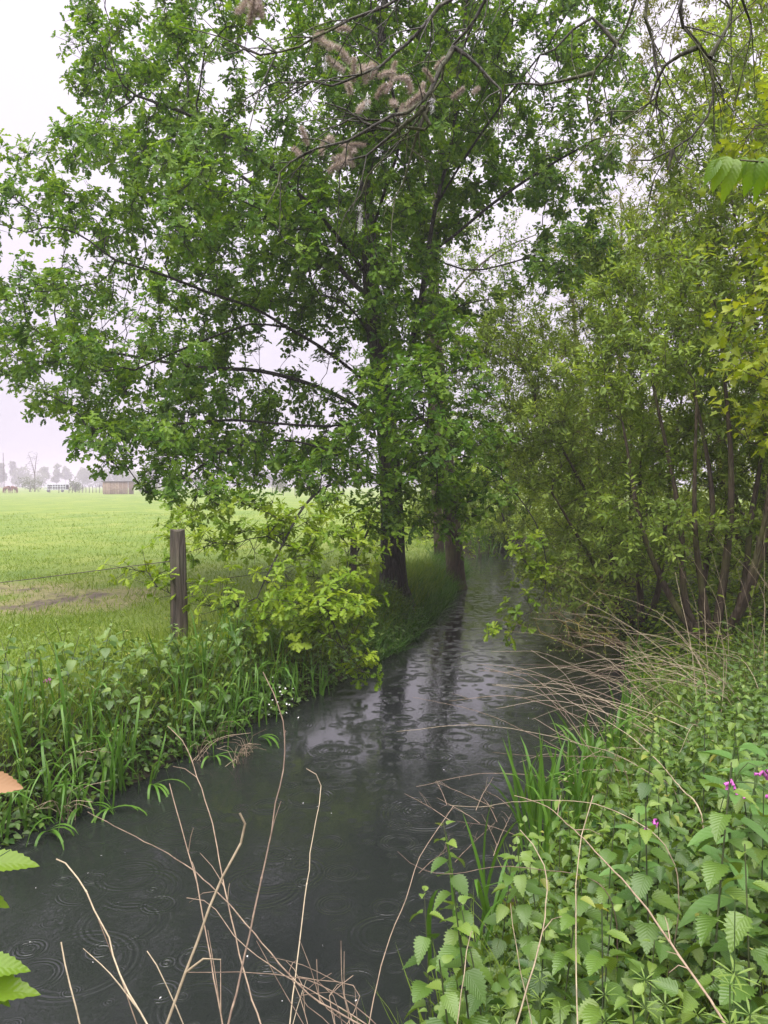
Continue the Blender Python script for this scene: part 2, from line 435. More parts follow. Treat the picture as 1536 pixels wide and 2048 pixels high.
def ground_mat():
    m, n, l = new_mat('meadow')
    out = n.new('ShaderNodeOutputMaterial'); bs = n.new('ShaderNodeBsdfPrincipled')
    tc = n.new('ShaderNodeTexCoord')
    def noise(s, d=5, r=.55, st=(1, 1, 1)):
        mp = n.new('ShaderNodeMapping'); mp.inputs['Scale'].default_value = st; l.new(tc.outputs['Object'], mp.inputs['Vector'])
        q = n.new('ShaderNodeTexNoise'); q.inputs['Scale'].default_value = s; q.inputs['Detail'].default_value = d; q.inputs['Roughness'].default_value = r
        l.new(mp.outputs['Vector'], q.inputs['Vector']); return q.outputs['Fac']
    def ramp(f, stops):
        r = n.new('ShaderNodeValToRGB'); e = r.color_ramp.elements
        e[0].position, e[0].color = stops[0][0], (*stops[0][1], 1); e[1].position, e[1].color = stops[-1][0], (*stops[-1][1], 1)
        for p, c in stops[1:-1]: q = e.new(p); q.color = (*c, 1)
        l.new(f, r.inputs['Fac']); return r.outputs['Color']
    def mix(f, a, b):
        q = n.new('ShaderNodeMixRGB'); l.new(f, q.inputs['Fac']); l.new(a, q.inputs['Color1']); l.new(b, q.inputs['Color2']); return q.outputs['Color']
    g = ramp(noise(.55, 8, .68, (1, .55, 1)), [(.3, (.095, .165, .026)), (.5, (.15, .215, .034)), (.7, (.22, .26, .055))])
    fine = ramp(noise(26, 4, .7), [(.3, (.55, .6, .5)), (.7, (1.25, 1.2, 1.2))])
    gm = n.new('ShaderNodeMixRGB'); gm.blend_type = 'MULTIPLY'; gm.inputs['Fac'].default_value = .8; l.new(g, gm.inputs['Color1']); l.new(fine, gm.inputs['Color2'])
    dry = ramp(noise(9, 6, .7), [(.3, (.13, .13, .05)), (.7, (.33, .28, .14))])
    mud = ramp(noise(7, 8, .7), [(.3, (.055, .042, .032)), (.7, (.17, .135, .10))])
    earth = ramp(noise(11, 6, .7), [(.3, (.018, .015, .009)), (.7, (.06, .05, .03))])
    aw = n.new('ShaderNodeAttribute'); aw.attribute_name = 'wear'
    an = n.new('ShaderNodeAttribute'); an.attribute_name = 'soil'
    w1 = n.new('ShaderNodeMath'); w1.operation = 'MULTIPLY_ADD'; w1.inputs[1].default_value = 1.0; l.new(noise(1.5, 8, .72, (1, .6, 1)), w1.inputs[0])
    w1b = n.new('ShaderNodeMath'); w1b.operation = 'MULTIPLY'; w1b.inputs[1].default_value = .62; l.new(aw.outputs['Fac'], w1b.inputs[0]); l.new(w1b.outputs[0], w1.inputs[2])
    fd = ramp(w1.outputs[0], [(.62, (0, 0, 0)), (.90, (.85, .85, .85))])
    fm = ramp(w1.outputs[0], [(.98, (0, 0, 0)), (1.0, (1, 1, 1))])
    w2 = n.new('ShaderNodeMath'); w2.operation = 'SUBTRACT'; w2.inputs[1].default_value = .24; l.new(w1.outputs[0], w2.inputs[0])
    fm = ramp(w2.outputs[0], [(.74, (0, 0, 0)), (.86, (1, 1, 1))])
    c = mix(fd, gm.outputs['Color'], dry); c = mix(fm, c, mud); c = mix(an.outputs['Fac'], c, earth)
    l.new(c, bs.inputs['Base Color']); bs.inputs['Roughness'].default_value = .8; bs.inputs['Specular IOR Level'].default_value = .25
    bp = n.new('ShaderNodeBump'); bp.inputs['Strength'].default_value = .9; bp.inputs['Distance'].default_value = .05
    l.new(noise(17, 6, .75), bp.inputs['Height']); l.new(bp.outputs['Normal'], bs.inputs['Normal'])
    l.new(bs.outputs['BSDF'], out.inputs['Surface'])
    return m
gme = mesh_data('meadow', [(gv, gf, None, None)], ground_mat())
for nm, arr in (('wear', wv), ('soil', soil)):
    a = gme.attributes.new(nm, 'FLOAT', 'POINT'); a.data.foreach_set('value', arr.astype(np.float32))
tag(obj('meadow_ground', gme), 'flat green meadow with stream banks', None, None, 'structure')

# ------------------------------------------------------------------ water
def water_mat():
    m, n, l = new_mat('rain_water')
    out = n.new('ShaderNodeOutputMaterial'); bs = n.new('ShaderNodeBsdfPrincipled')
    bs.inputs['Base Color'].default_value = (.0130, .0150, .0148, 1)
    bs.inputs['Roughness'].default_value = .045; bs.inputs['IOR'].default_value = 1.33; bs.inputs['Specular IOR Level'].default_value = 1.0
    tc = n.new('ShaderNodeTexCoord')
    def math_(op, a, b=None, c=None):
        q = n.new('ShaderNodeMath'); q.operation = op
        for i, v in enumerate((a, b, c)):
            if v is None: continue
            if isinstance(v, (int, float)): q.inputs[i].default_value = v
            else: l.new(v, q.inputs[i])
        return q.outputs[0]
    def rings(cell, lam, off, keep, reach):
        mp = n.new('ShaderNodeMapping'); mp.inputs['Location'].default_value = (off, off * 1.7, 0); l.new(tc.outputs['Object'], mp.inputs['Vector'])
        v = n.new('ShaderNodeTexVoronoi'); v.voronoi_dimensions = '2D'; v.inputs['Scale'].default_value = 1 / cell; v.inputs['Randomness'].default_value = 1
        l.new(mp.outputs['Vector'], v.inputs['Vector'])
        sp = n.new('ShaderNodeSeparateXYZ'); l.new(v.outputs['Color'], sp.inputs[0])
        d = math_('MULTIPLY', v.outputs['Distance'], cell)
        on = math_('LESS_THAN', sp.outputs['X'], keep)
        # every drop ring has its own age: a wave train round radius r0
        r0 = math_('MULTIPLY', sp.outputs['Y'], reach)
        dd = math_('DIVIDE', math_('SUBTRACT', d, r0), lam * 1.3)
        env = math_('POWER', 2.718, math_('MULTIPLY', math_('MULTIPLY', dd, dd), -1.0))
        s = math_('SINE', math_('MULTIPLY', d, 2 * math.pi / lam))
        fade = math_('SUBTRACT', 1.0, math_('MULTIPLY', sp.outputs['Y'], .55))
        return math_('MULTIPLY', math_('MULTIPLY', s, env), math_('MULTIPLY', on, fade))
    h = rings(.55, .030, 0, .85, .20)
    h = math_('ADD', h, rings(.33, .020, 7.3, .8, .12))
    h = math_('ADD', h, rings(.8, .032, 3.1, .45, .26))
    h2 = rings(.16, .013, 1.9, .6, .05)
    h = math_('MULTIPLY_ADD', h2, .5, h)
    mp = n.new('ShaderNodeMapping'); mp.inputs['Scale'].default_value = (1.0, .8, 1); l.new(tc.outputs['Object'], mp.inputs['Vector'])
    nz = n.new('ShaderNodeTexNoise'); nz.inputs['Scale'].default_value = 34; nz.inputs['Detail'].default_value = 3; nz.inputs['Roughness'].default_value = .55; nz.inputs['Distortion'].default_value = .6
    l.new(mp.outputs['Vector'], nz.inputs['Vector'])
    pt = n.new('ShaderNodeTexNoise'); pt.inputs['Scale'].default_value = .9; pt.inputs['Detail'].default_value = 3
    l.new(tc.outputs['Object'], pt.inputs['Vector'])
    pr = n.new('ShaderNodeMapRange'); pr.inputs['From Min'].default_value = .35; pr.inputs['From Max'].default_value = .7; pr.inputs['To Min'].default_value = .35; pr.inputs['To Max'].default_value = 1.5
    l.new(pt.outputs['Fac'], pr.inputs['Value'])
    lo = n.new('ShaderNodeTexNoise'); lo.inputs['Scale'].default_value = 3.2; lo.inputs['Detail'].default_value = 2
    l.new(tc.outputs['Object'], lo.inputs['Vector'])
    tot = math_('ADD', math_('MULTIPLY', h, .0017), math_('MULTIPLY', math_('MULTIPLY', nz.outputs['Fac'], pr.outputs[0]), .0010))
    tot = math_('MULTIPLY_ADD', lo.outputs['Fac'], .0006, tot)
    bp = n.new('ShaderNodeBump'); bp.inputs['Strength'].default_value = 1; bp.inputs['Distance'].default_value = 1.0
    l.new(tot, bp.inputs['Height']); l.new(bp.outputs['Normal'], bs.inputs['Normal'])
    l.new(bs.outputs['BSDF'], out.inputs['Surface'])
    return m
ys = np.concatenate([np.arange(-28, 40, .5), np.arange(40, 320, 6)])
wvv, wff = [], []
for i, y in enumerate(ys):
    wvv += [(Lx(y) - .7, y, 0), (Rx(y) + .7, y, 0)]
    if i: a = 2 * i; wff.append((a - 2, a - 1, a + 1, a))
tag(obj('stream_water', mesh_data('stream_water', [(np.array(wvv), np.array(wff), None, None)], water_mat(), False)), 'dark rain-pocked stream between two banks', None, None, 'structure')

# ------------------------------------------------------------------ trees
def grow(seeds, par, attr, step=.22, infl=1.6, kill=.32, iters=90, jit=.25, grav=0.0):
    """space colonisation: branches reach for attraction points"""
    pos = [np.asarray(p, float) for p in seeds]; par = list(par)
    A = np.asarray(attr, float); n = len(A)
    N = np.array(pos)
    best = np.full(n, 1e9); who = np.zeros(n, int)
    def update(lo):
        nonlocal best, who
        B = N[lo:]
        for a in range(0, len(B), 512):
            d = np.linalg.norm(A[:, None, :] - B[None, a:a + 512, :], axis=2)
            j = d.argmin(1); dv = d[np.arange(len(A)), j]
            m = dv < best
            best[m] = dv[m]; who[m] = lo + a + j[m]
    update(0)
    counts = {}
    for it in range(iters):
        m = (best < infl)
        if not m.any():
            infl *= 1.3
            if infl > 6: break
            continue
        idx = np.nonzero(m)[0]
        w = who[idx]
        dirs = norm(A[idx] - N[w])
        uq, inv = np.unique(w, return_inverse=True)
        acc = np.zeros((len(uq), 3)); np.add.at(acc, inv, dirs)
        acc = norm(acc) + rng.normal(0, jit, acc.shape); acc[:, 2] -= grav
        new = N[uq] + norm(acc) * step
        ok = np.array([counts.get(u, 0) < 3 for u in uq])
        for u in uq[ok]: counts[u] = counts.get(u, 0) + 1
        # attractors stuck on exhausted nodes are dropped
        if (~ok).any():
            bad = np.isin(who, uq[~ok]); keepA = ~bad
            A = A[keepA]; best = best[keepA]; who = who[keepA]
        if not ok.any(): continue
        lo = len(N)
        N = np.vstack([N, new[ok]]); par += list(uq[ok])
        if len(A) == 0: break
        update(lo)
        keep = best > kill
        A, best, who = A[keep], best[keep], who[keep]
        if len(A) == 0: break
    return N, np.array(par)

def radii(N, par, tip, ex):
    n = len(N); acc = np.zeros(n)
    r = np.zeros(n); kids = np.zeros(n, int)
    order = range(n - 1, -1, -1)
    for i in order:
        r[i] = tip if acc[i] == 0 else acc[i] ** (1 / ex)
        p = par[i]
        if p >= 0: acc[p] += r[i] ** ex; kids[p] += 1
    return r, kids

SEED_RANGES = []
def seeds_from(limbs, step):
    """limbs: list of polylines; each later limb is joined to the nearest node already there"""
    N, par = [], []
    SEED_RANGES.clear()
    for k, pl in enumerate(limbs):
        p = spline(pl, step)
        if k == 0: start = -1; q = p
        else:
            d = np.linalg.norm(np.array(N) - p[0], axis=1); start = int(d.argmin()); q = p[1:]
        i0 = len(N)
        for v in q:
            N.append(v); par.append(start); start = len(N) - 1
        SEED_RANGES.append((i0, len(N)))
    return N, par

def wood_groups(N, par, r, rmax=None):
    idx = np.nonzero(par >= 0)[0]; p = par[idx]
    d = np.zeros_like(N); d[idx] = norm(N[idx] - N[p])
    root = np.nonzero(par < 0)[0]
    for q in root:
        ch = idx[par[idx] == q]
        d[q] = d[ch[0]] if len(ch) else (0, 0, 1)
    # main continuation: thickest child
    main = {}
    for i in idx:
        k = par[i]
        if k not in main or r[i] > r[main[k]]: main[k] = i
    ism = np.array([main[par[i]] == i for i in idx])
    r0 = np.where(ism, np.minimum(r[p], r[idx] * 1.5), np.minimum(r[p] * .95, r[idx] * 1.25))
    d0 = np.where(ism[:, None], d[p], d[idx])
    # bend rings half way towards the next segment
    d1 = d[idx].copy()
    for a, i in enumerate(idx):
        if i in main:
            d1[a] = d[i] + d[main[i]]
    d1 = norm(d1)
    dn = d.copy(); dn[idx] = d1
    d0 = np.where(ism[:, None], dn[p], d[idx])
    thick = np.maximum(r0, r[idx])
    return (N[p], N[idx], r0, r[idx], d0, d1), thick, idx

def tufts(pos, out, n_leaf, size, tmpl, spread=(50, 85), droop=.25, tint=(.5, .22), up=.6, narrow=1.0):
    """rosettes of leaves: pos centres, out their axis"""
    n = len(pos)
    u, v = frames(out)
    groups = []
    cnt = rng.integers(n_leaf[0], n_leaf[1] + 1, n)
    tt = np.clip(rng.normal(tint[0], tint[1], n), 0, 1)
    for j in range(n_leaf[1]):
        m = cnt > j
        k = int(m.sum())
        if not k: continue
        ph = (j * 2.4 + rng.uniform(0, 6.28, n)[m] * .35 + np.arange(n)[m] * 1.7)[:, None]
        th = np.radians(rng.uniform(*spread, k))[:, None]
        ax = out[m] * np.cos(th) + (u[m] * np.cos(ph) + v[m] * np.sin(ph)) * np.sin(th)
        ax[:, 2] -= droop * rng.uniform(.3, 1.4, k)
        nr = out[m] * .7 + np.array((0, 0, up)) + rng.normal(0, .25, (k, 3))
        s = rng.uniform(size[0], size[1], k)
        sc = np.stack([s * narrow, s, s], 1)
        groups.append(scatter(*tmpl, pos[m] + ax * (s * .08)[:, None], ax, nr, sc, np.clip(tt[m] + rng.normal(0, .10, k), 0, 1)))
    return groups

def make_tree(name, label, cat, group, limbs, attr, bark, leafer, step=.22, infl=1.6, kill=.32, tip=.0045, ex=2.35,
              base_min=None, stem_min=None, flare=1.0, jit=.25, grav=0.0, seedstep=.25, twig_bark=None):
    N, par = seeds_from(limbs, seedstep)
    ns = len(N)
    N, par = grow(N, par, attr, step, infl, kill, jit=jit, grav=grav)
    r, kids = radii(N, par, tip, ex)
    if base_min:                       # the trunk keeps at least this girth, thinning upwards
        L0 = len(spline(limbs[0], seedstep))
        t = np.linspace(0, 1, L0); r[:L0] = np.maximum(r[:L0] * .75, base_min * (1 - .8 * t))
    if stem_min:
        for i0, i1 in SEED_RANGES[1:]:
            r[i0:i1] = np.maximum(r[i0:i1], stem_min * np.linspace(1, .3, i1 - i0))
    base = np.array(limbs[0][0], float)
    fl = np.exp(-np.maximum(N[:, 2] - base[2], 0) / .22)
    m0 = np.linalg.norm(N[:, :2] - base[:2], axis=1) < .6
    r = np.where(m0, r * (1 + (flare - 1) * fl), r)
    seg, thick, idx = wood_groups(N, par, r)
    root = empty(name, base); tag(root, label, cat, group)
    big = thick > .045
    def pick(m): return [a[m] for a in seg]
    obj('trunk', mesh_data(name + '_trunk', [(g[0] - base, *g[1:]) for g in seg_groups(*pick(big))], bark), root)
    # every branch that leaves the trunk is a part of its own
    comp = {}
    lab = np.full(len(idx), -1)
    for a, i in enumerate(idx):
        if big[a]: continue
        lab[a] = comp[i] = comp[par[i]] if par[i] in comp else i
    ids, cnt = np.unique(lab[lab >= 0], return_counts=True)
    small = np.isin(lab, ids[cnt < 4])
    for c in ids[cnt >= 4]:
        obj('branch', mesh_data(name + '_branch', [(g[0] - base, *g[1:]) for g in seg_groups(*pick(lab == c))], twig_bark or bark), root)
    if small.any():
        o = obj('side_twigs', mesh_data(name + '_side_twigs', [(g[0] - base, *g[1:]) for g in seg_groups(*pick(small))], twig_bark or bark), root); o['kind'] = 'stuff'
    gl = leafer(N, par, r, kids, base)
    for nm, groups, mat in gl:
        o = obj(nm, mesh_data(name + '_' + nm, [(g[0] - base, *g[1:]) for g in groups], mat), root)
        if nm == 'twigs': o['kind'] = 'stuff'
    return root, N, par, r

def ellipsoid_points(n, c, rad, inner=.45, seed_fn=None, zmin=None):
    out = []
    while len(out) < n:
        q = rng.normal(size=(n, 3)); q /= np.linalg.norm(q, axis=1)[:, None]
        rr = (rng.uniform(inner ** 3, 1, n)) ** (1 / 3)
        p = np.array(c) + q * rr[:, None] * np.array(rad)
        if zmin is not None: p = p[p[:, 2] > zmin]
        out += list(p)
    return np.array(out[:n])

def clumpy(p, s, thr, seed):
    """drop attractors where a slow noise is low: makes gaps between leaf masses"""
    f = np.sin(p[:, 0] * s + seed) * np.cos(p[:, 1] * s * .9 + seed * 2) + np.sin(p[:, 2] * s * 1.2 + seed * 3 + p[:, 0] * .4 * s) * .8
    return p[f > thr]

# ---- the big oak on the left bank
D0 = 12.2
oak_limbs = [
    [P(788, 1212, D0), P(786, 1130, D0), P(784, 1030, D0), P(779, 930, D0), P(770, 820, D0), P(756, 710, D0), P(744, 600, D0), P(738, 480, D0), P(732, 370, 12.3), P(745, 230, 12.4), P(765, 70, 12.4), P(775, -120, 12.4)],
    [P(775, 870, D0), P(800, 780, 12.1), P(822, 690, 12.0), P(842, 600, 11.9), P(855, 510, 11.9), P(872, 410, 11.9), P(902, 290, 11.9), P(920, 140, 11.8), P(935, -30, 11.8)],
    [P(766, 790, D0), P(710, 745, 11.9), P(640, 693, 11.5), P(575, 655, 11.1), P(500, 612, 10.8), P(430, 590, 10.6), P(340, 555, 10.4), P(230, 520, 10.2)],
    [P(575, 655, 11.1), P(500, 648, 10.9), P(440, 668, 10.7), P(360, 700, 10.4), P(270, 740, 10.2)],
    [P(772, 860, D0), P(700, 805, 12.5), P(610, 765, 12.8), P(520, 742, 13.0), P(400, 735, 13.2), P(280, 715, 13.4), P(140, 690, 13.5)],
    [P(744, 600, D0), P(700, 560, 12.8), P(650, 500, 13.2), P(570, 420, 13.6), P(480, 350, 13.9), P(380, 280, 14.1)],
    [P(741, 560, D0), P(680, 480, 11.5), P(610, 400, 10.9), P(510, 310, 10.4), P(400, 240, 10.0), P(270, 190, 9.8)],
    [P(781, 965, D0), P(710, 930, 11.8), P(640, 895, 11.3), P(540, 880, 10.8), P(440, 905, 10.3), P(370, 955, 9.9), P(290, 985, 9.7)],
    [P(770, 820, D0), P(690, 850, 11.7), P(590, 850, 11.3), P(460, 840, 11.0), P(330, 850, 10.7), P(200, 860, 10.5)],
    [P(783, 990, D0), P(730, 950, 11.2), P(670, 965, 10.3), P(610, 1010, 9.3), P(565, 1090, 8.6), P(530, 1160, 8.1)],
    [P(783, 1010, D0), P(755, 1030, 11.3), P(725, 1085, 10.0), P(690, 1150, 8.8), P(655, 1220, 8.0), P(690, 1300, 7.8), P(725, 1345, 7.7)],
    [P(778, 905, D0), P(812, 862, 11.2), P(838, 835, 10.4), P(855, 850, 9.8), P(868, 905, 9.4), P(875, 960, 9.2)],
    [P(832, 650, 12), P(880, 630, 12.2), P(940, 605, 12.4), P(1010, 592, 12.6), P(1090, 545, 12.8)],
    [P(855, 510, 11.9), P(910, 470, 12.1), P(975, 415, 12.2), P(1045, 365, 12.3), P(1120, 318, 12.3), P(1210, 270, 12.2)],
    [P(872, 410, 11.9), P(940, 300, 11.3), P(1010, 200, 10.9), P(1080, 110, 10.6)],
    [P(855, 510, 11.9), P(930, 540, 12), P(1040, 520, 12), P(1150, 480, 12)],
    [P(786, 930, D0), P(860, 900, 11.4), P(950, 920, 10.7), P(1030, 985, 10.0), P(1085, 1080, 9.5), P(1090, 1180, 9.2), P(1030, 1262, 9.0)],
    [P(739, 480, D0), P(770, 380, 11.2), P(800, 270, 10.4), P(780, 160, 9.9)],
    [P(756, 710, D0), P(720, 640, 11.2), P(680, 600, 10.4), P(640, 590, 9.7)],
]
oak_attr = [
    clumpy(ellipsoid_points(2300, (-2.6, 12.2, 5.0), (3.75, 4.0, 2.7), .5), 1.7, -.6, 1),
    clumpy(ellipsoid_points(2300, (-1.35, 12.4, 8.5), (3.5, 3.9, 3.8), .5), 1.7, -.6, 2),
    clumpy(ellipsoid_points(1500, (1.4, 12.0, 8.6), (2.6, 3.2, 3.6), .4), 1.7, -.55, 3),
    clumpy(ellipsoid_points(380, (-1.9, 10.3, 2.8), (2.3, 1.8, .8), .3), 1.7, -.7, 4),
    clumpy(ellipsoid_points(330, (.45, 10.0, 3.2), (1.1, 1.5, 1.4), .3), 1.7, -.8, 5),
    ellipsoid_points(620, P(590, 1205, 7.95), (.95, .5, .40), .1),
    ellipsoid_points(150, P(830, 770, 10.0), (.8, .6, .5), .1),
    ellipsoid_points(130, P(860, 920, 9.6), (.55, .5, .5), .1),
    ellipsoid_points(70, P(790, 1000, 10.2), (.5, .4, .3), .1),
    ellipsoid_points(60, P(735, 1100, 9.2), (.4, .35, .28), .1),
    ellipsoid_points(50, P(880, 1060, 10.2), (.35, .35, .28), .1),
    ellipsoid_points(60, P(640, 930, 9.6), (.6, .4, .3), .1),
    ellipsoid_points(70, P(740, 870, 10.3), (.6, .5, .45), .1),
    ellipsoid_points(60, P(870, 1010, 9.9), (.35, .4, .3), .1),
    ellipsoid_points(60, P(690, 1010, 9.6), (.6, .5, .3), .1),
    ellipsoid_points(130, P(600, 1075, 8.8), (.9, .6, .36), .1),
    ellipsoid_points(90, P(470, 1010, 9.4), (.9, .5, .3), .1),
    ellipsoid_points(60, (-1.55, 8.0, .92), (.38, .3, .22), .1),
    ellipsoid_points(40, (-2.55, 8.3, 1.15), (.35, .3, .18), .1),
    ellipsoid_points(45, (1.5, 9.05, .5), (.38, .3, .16), .1),
    ellipsoid_points(36, (1.75, 9.3, 1.1), (.35, .3, .4), .1),
    ellipsoid_points(120, (-1.6, 9.0, 1.7), (1.2, .5, .4), .1),
    ellipsoid_points(110, (.5, 10.4, 1.9), (.7, .8, .5), .1),
    clumpy(ellipsoid_points(260, (2.3, 12.2, 5.5), (1.5, 1.8, .8), .2), 1.7, -.5, 6),
    ellipsoid_points(34, P(700, 1330, 7.8), (.22, .2, .16), .1),
]
oak_attr = np.concatenate(oak_attr)
# the open window in the crown where the long limbs show against the sky
WINDOWS = ((P(570, 665, 10.6), (1.45, 3.0, .62)), (P(540, 830, 11.0), (1.5, 3.0, .34)), (P(980, 450, 11.5), (1.0, 3.0, .9)), (P(680, 560, 11.0), (.35, 2.5, .5)))
for c_, r_ in WINDOWS:
    oak_attr = oak_attr[(((oak_attr - c_) / np.array(r_)) ** 2).sum(1) > 1]
oak_attr = oak_attr[oak_attr[:, 2] > gh(oak_attr[:, 0], oak_attr[:, 1]) + .12]
def twiglets(N, par, r, kids, rcut, per, length, up=.25, wild=.6, tipfull=True):
    """short side shoots on the thin branches: start, end, direction"""
    thin = np.nonzero((r < rcut) & (par >= 0))[0]
    d = norm(N[thin] - N[par[thin]])
    st, en, dr = [], [], []
    k = per
    while k > 0:
        pr = np.full(len(thin), min(1., k)); k -= 1
        if tipfull: pr = np.where(kids[thin] == 0, 1., pr)
        m = rng.uniform(size=len(thin)) < pr
        j = thin[m]; t = rng.uniform(0, 1, len(j))[:, None]
        q = norm(rng.normal(size=(len(j), 3)) * wild + d[m] + np.array((0, 0, up)))
        p = N[j] * (1 - t) + N[par[j]] * t
        st.append(p); en.append(p + q * rng.uniform(*length, len(j))[:, None]); dr.append(q)
    return np.concatenate(st), np.concatenate(en), np.concatenate(dr)

def twig_groups(a, b, r0, r1):
    d = norm(b - a); n = len(a)
    return seg_groups(a, b, np.full(n, r0), np.full(n, r1), d, d, ((0, 3),))

def oak_leafer(N, par, r, kids, base):
    a1 = twiglets(N, par, r, kids, .0066, 4.6, (.04, .30), .25, .65)
    a2 = twiglets(N, par, r, kids, .0125, .7, (.05, .30), .25, .6, False)
    a, b, d = [np.concatenate(q) for q in zip(a1, a2)]
    keep = rng.uniform(size=len(a)) < np.where(a[:, 2] > 10.3, .45, 1)
    for c_, r_ in WINDOWS:
        keep &= ((((b - c_) / (np.array(r_) * .92)) ** 2).sum(1) > 1) | (rng.uniform(size=len(a)) < .12)
    a, b, d = a[keep], b[keep], d[keep]
    outs = norm(d + np.array((0, 0, .4)))
    young = (b[:, 1] < 9.6) & (b[:, 2] < 2.0)
    back = (b[:, 1] > 11.8) & ~young
    front = ~back & ~young
    g = tufts(b[front], outs[front], (5, 7), (.07, .125), OAK, droop=.2, tint=(.5, .26)) + tufts(b[back], outs[back], (5, 7), (.08, .13), OAK_FAR, droop=.2, tint=(.5, .26))
    y = tufts(b[young], outs[young], (5, 8), (.075, .12), OAK, droop=.3)
    print('oak rosettes', len(b))
    return [('crown', g, M['oak_leaf']), ('young_shoots', y, M['oak_young']), ('twigs', twig_groups(a, b, .004, .002), M['oak_bark'])]
make_tree('oak_tree', 'large broad oak with dark trunk and drooping branches on the meadow bank', 'tree', None, oak_limbs, oak_attr, M['oak_bark'], oak_leafer,
          tip=.0042, base_min=.205, flare=1.75, step=.2, infl=1.5, kill=.3)

# ---- generic leafers
def small_leafer(mat, tmpl, size, per, leaves=(9, 15), rcut=.010, droop=.1, narrow=1.0, length=(.15, .42), name='crown', tint=(.5, .2), bark=None):
    """shoots with alternate leaves along them"""
    def f(N, par, r, kids, base):
        a, b, d = twiglets(N, par, r, kids, rcut, per, length, .3, .7)
        n = len(a)
        u, v = frames(d)
        tt = np.clip(rng.normal(tint[0], tint[1], n), 0, 1)
        cnt = rng.integers(leaves[0], leaves[1] + 1, n)
        groups = []
        for j in range(leaves[1]):
            m = cnt > j; k = int(m.sum())
            if not k: continue
            t = ((j + 1) / cnt[m])[:, None] ** .8
            ph = (j * 2.4 + rng.uniform(0, 1.2, k) + np.arange(n)[m] * 1.3)[:, None]
            th = np.radians(rng.uniform(30, 75, k))[:, None]
            ax = d[m] * np.cos(th) + (u[m] * np.cos(ph) + v[m] * np.sin(ph)) * np.sin(th)
            ax[:, 2] -= droop * rng.uniform(.2, 1.5, k)
            nr = d[m] * .5 + np.array((0, 0, .8)) + rng.normal(0, .3, (k, 3))
            s = rng.uniform(*size, k)
            groups.append(scatter(*tmpl, a[m] * (1 - t) + b[m] * t, ax, nr, np.stack([s * narrow, s, s], 1), np.clip(tt[m] + rng.normal(0, .12, k), 0, 1)))
        return [(name, groups, mat), ('twigs', twig_groups(a, b, .003, .0015), bark or M['willow_bark'])]
    return f

# ---- trees behind the oak on the same bank
def px_limbs(*ls): return [[P(*q) for q in l] for l in ls]
alder_l = px_limbs(
    [(914, 1192, 16.4), (908, 1100, 16.4), (900, 1000, 16.4), (888, 880, 16.5), (876, 740, 16.6), (868, 600, 16.7), (872, 440, 16.8), (885, 250, 17), (890, 60, 17)],
    [(896, 960, 16.4), (950, 905, 15.8), (1020, 878, 15.3), (1090, 905, 14.8), (1200, 915, 14.4), (1270, 930, 14.2)],
    [(892, 930, 16.4), (960, 925, 15.6), (1040, 945, 15.0), (1120, 985, 14.5), (1150, 1040, 14.2)],
    [(898, 990, 16.4), (945, 960, 15.5), (1010, 990, 14.8), (1060, 1060, 14.3)],
    [(904, 1075, 16.4), (935, 1105, 16.0), (1010, 1108, 15.6), (1040, 1130, 15.4)],
    [(872, 640, 16.6), (930, 560, 17), (1000, 500, 17.3), (1070, 470, 17.5)])
alder_a = np.concatenate([
    clumpy(ellipsoid_points(800, (1.6, 17.2, 8.0), (2.6, 2.6, 4.2), .4), 1.3, -.3, 3),
    ellipsoid_points(260, (3.3, 14.8, 2.7), (1.7, 1.1, .8), .2)])
make_tree('bank_tree', 'slim dark tree rooted at the water edge behind the oak', 'tree', None, alder_l, alder_a, M['willow_bark'],
          small_leafer(M['alder_leaf'], OVATE, (.05, .085), 2.5, (5, 9), .010), base_min=.20, flare=1.35, step=.26, infl=1.8, kill=.4, tip=.005)
second_l = px_limbs([(880, 1150, 19), (876, 1050, 19), (868, 920, 19.2), (862, 780, 19.4), (850, 600, 19.6), (845, 420, 19.8), (850, 200, 20)],
                    [(866, 900, 19.2), (820, 830, 19), (770, 790, 19)], [(858, 740, 19.5), (905, 660, 19.8), (960, 620, 20)])
second_a = clumpy(ellipsoid_points(600, (1.0, 19.8, 8.6), (2.6, 2.4, 4.8), .3), 1.2, -.1, 9)
make_tree('bank_tree', 'thin pale-brown trunk half hidden behind the water-edge tree', 'tree', None, second_l, second_a, M['willow_bark'],
          small_leafer(M['alder_leaf'], OVATE, (.06, .10), 2.0, (5, 9), .010), base_min=.13, flare=1.3, step=.3, infl=1.9, kill=.45, tip=.005)

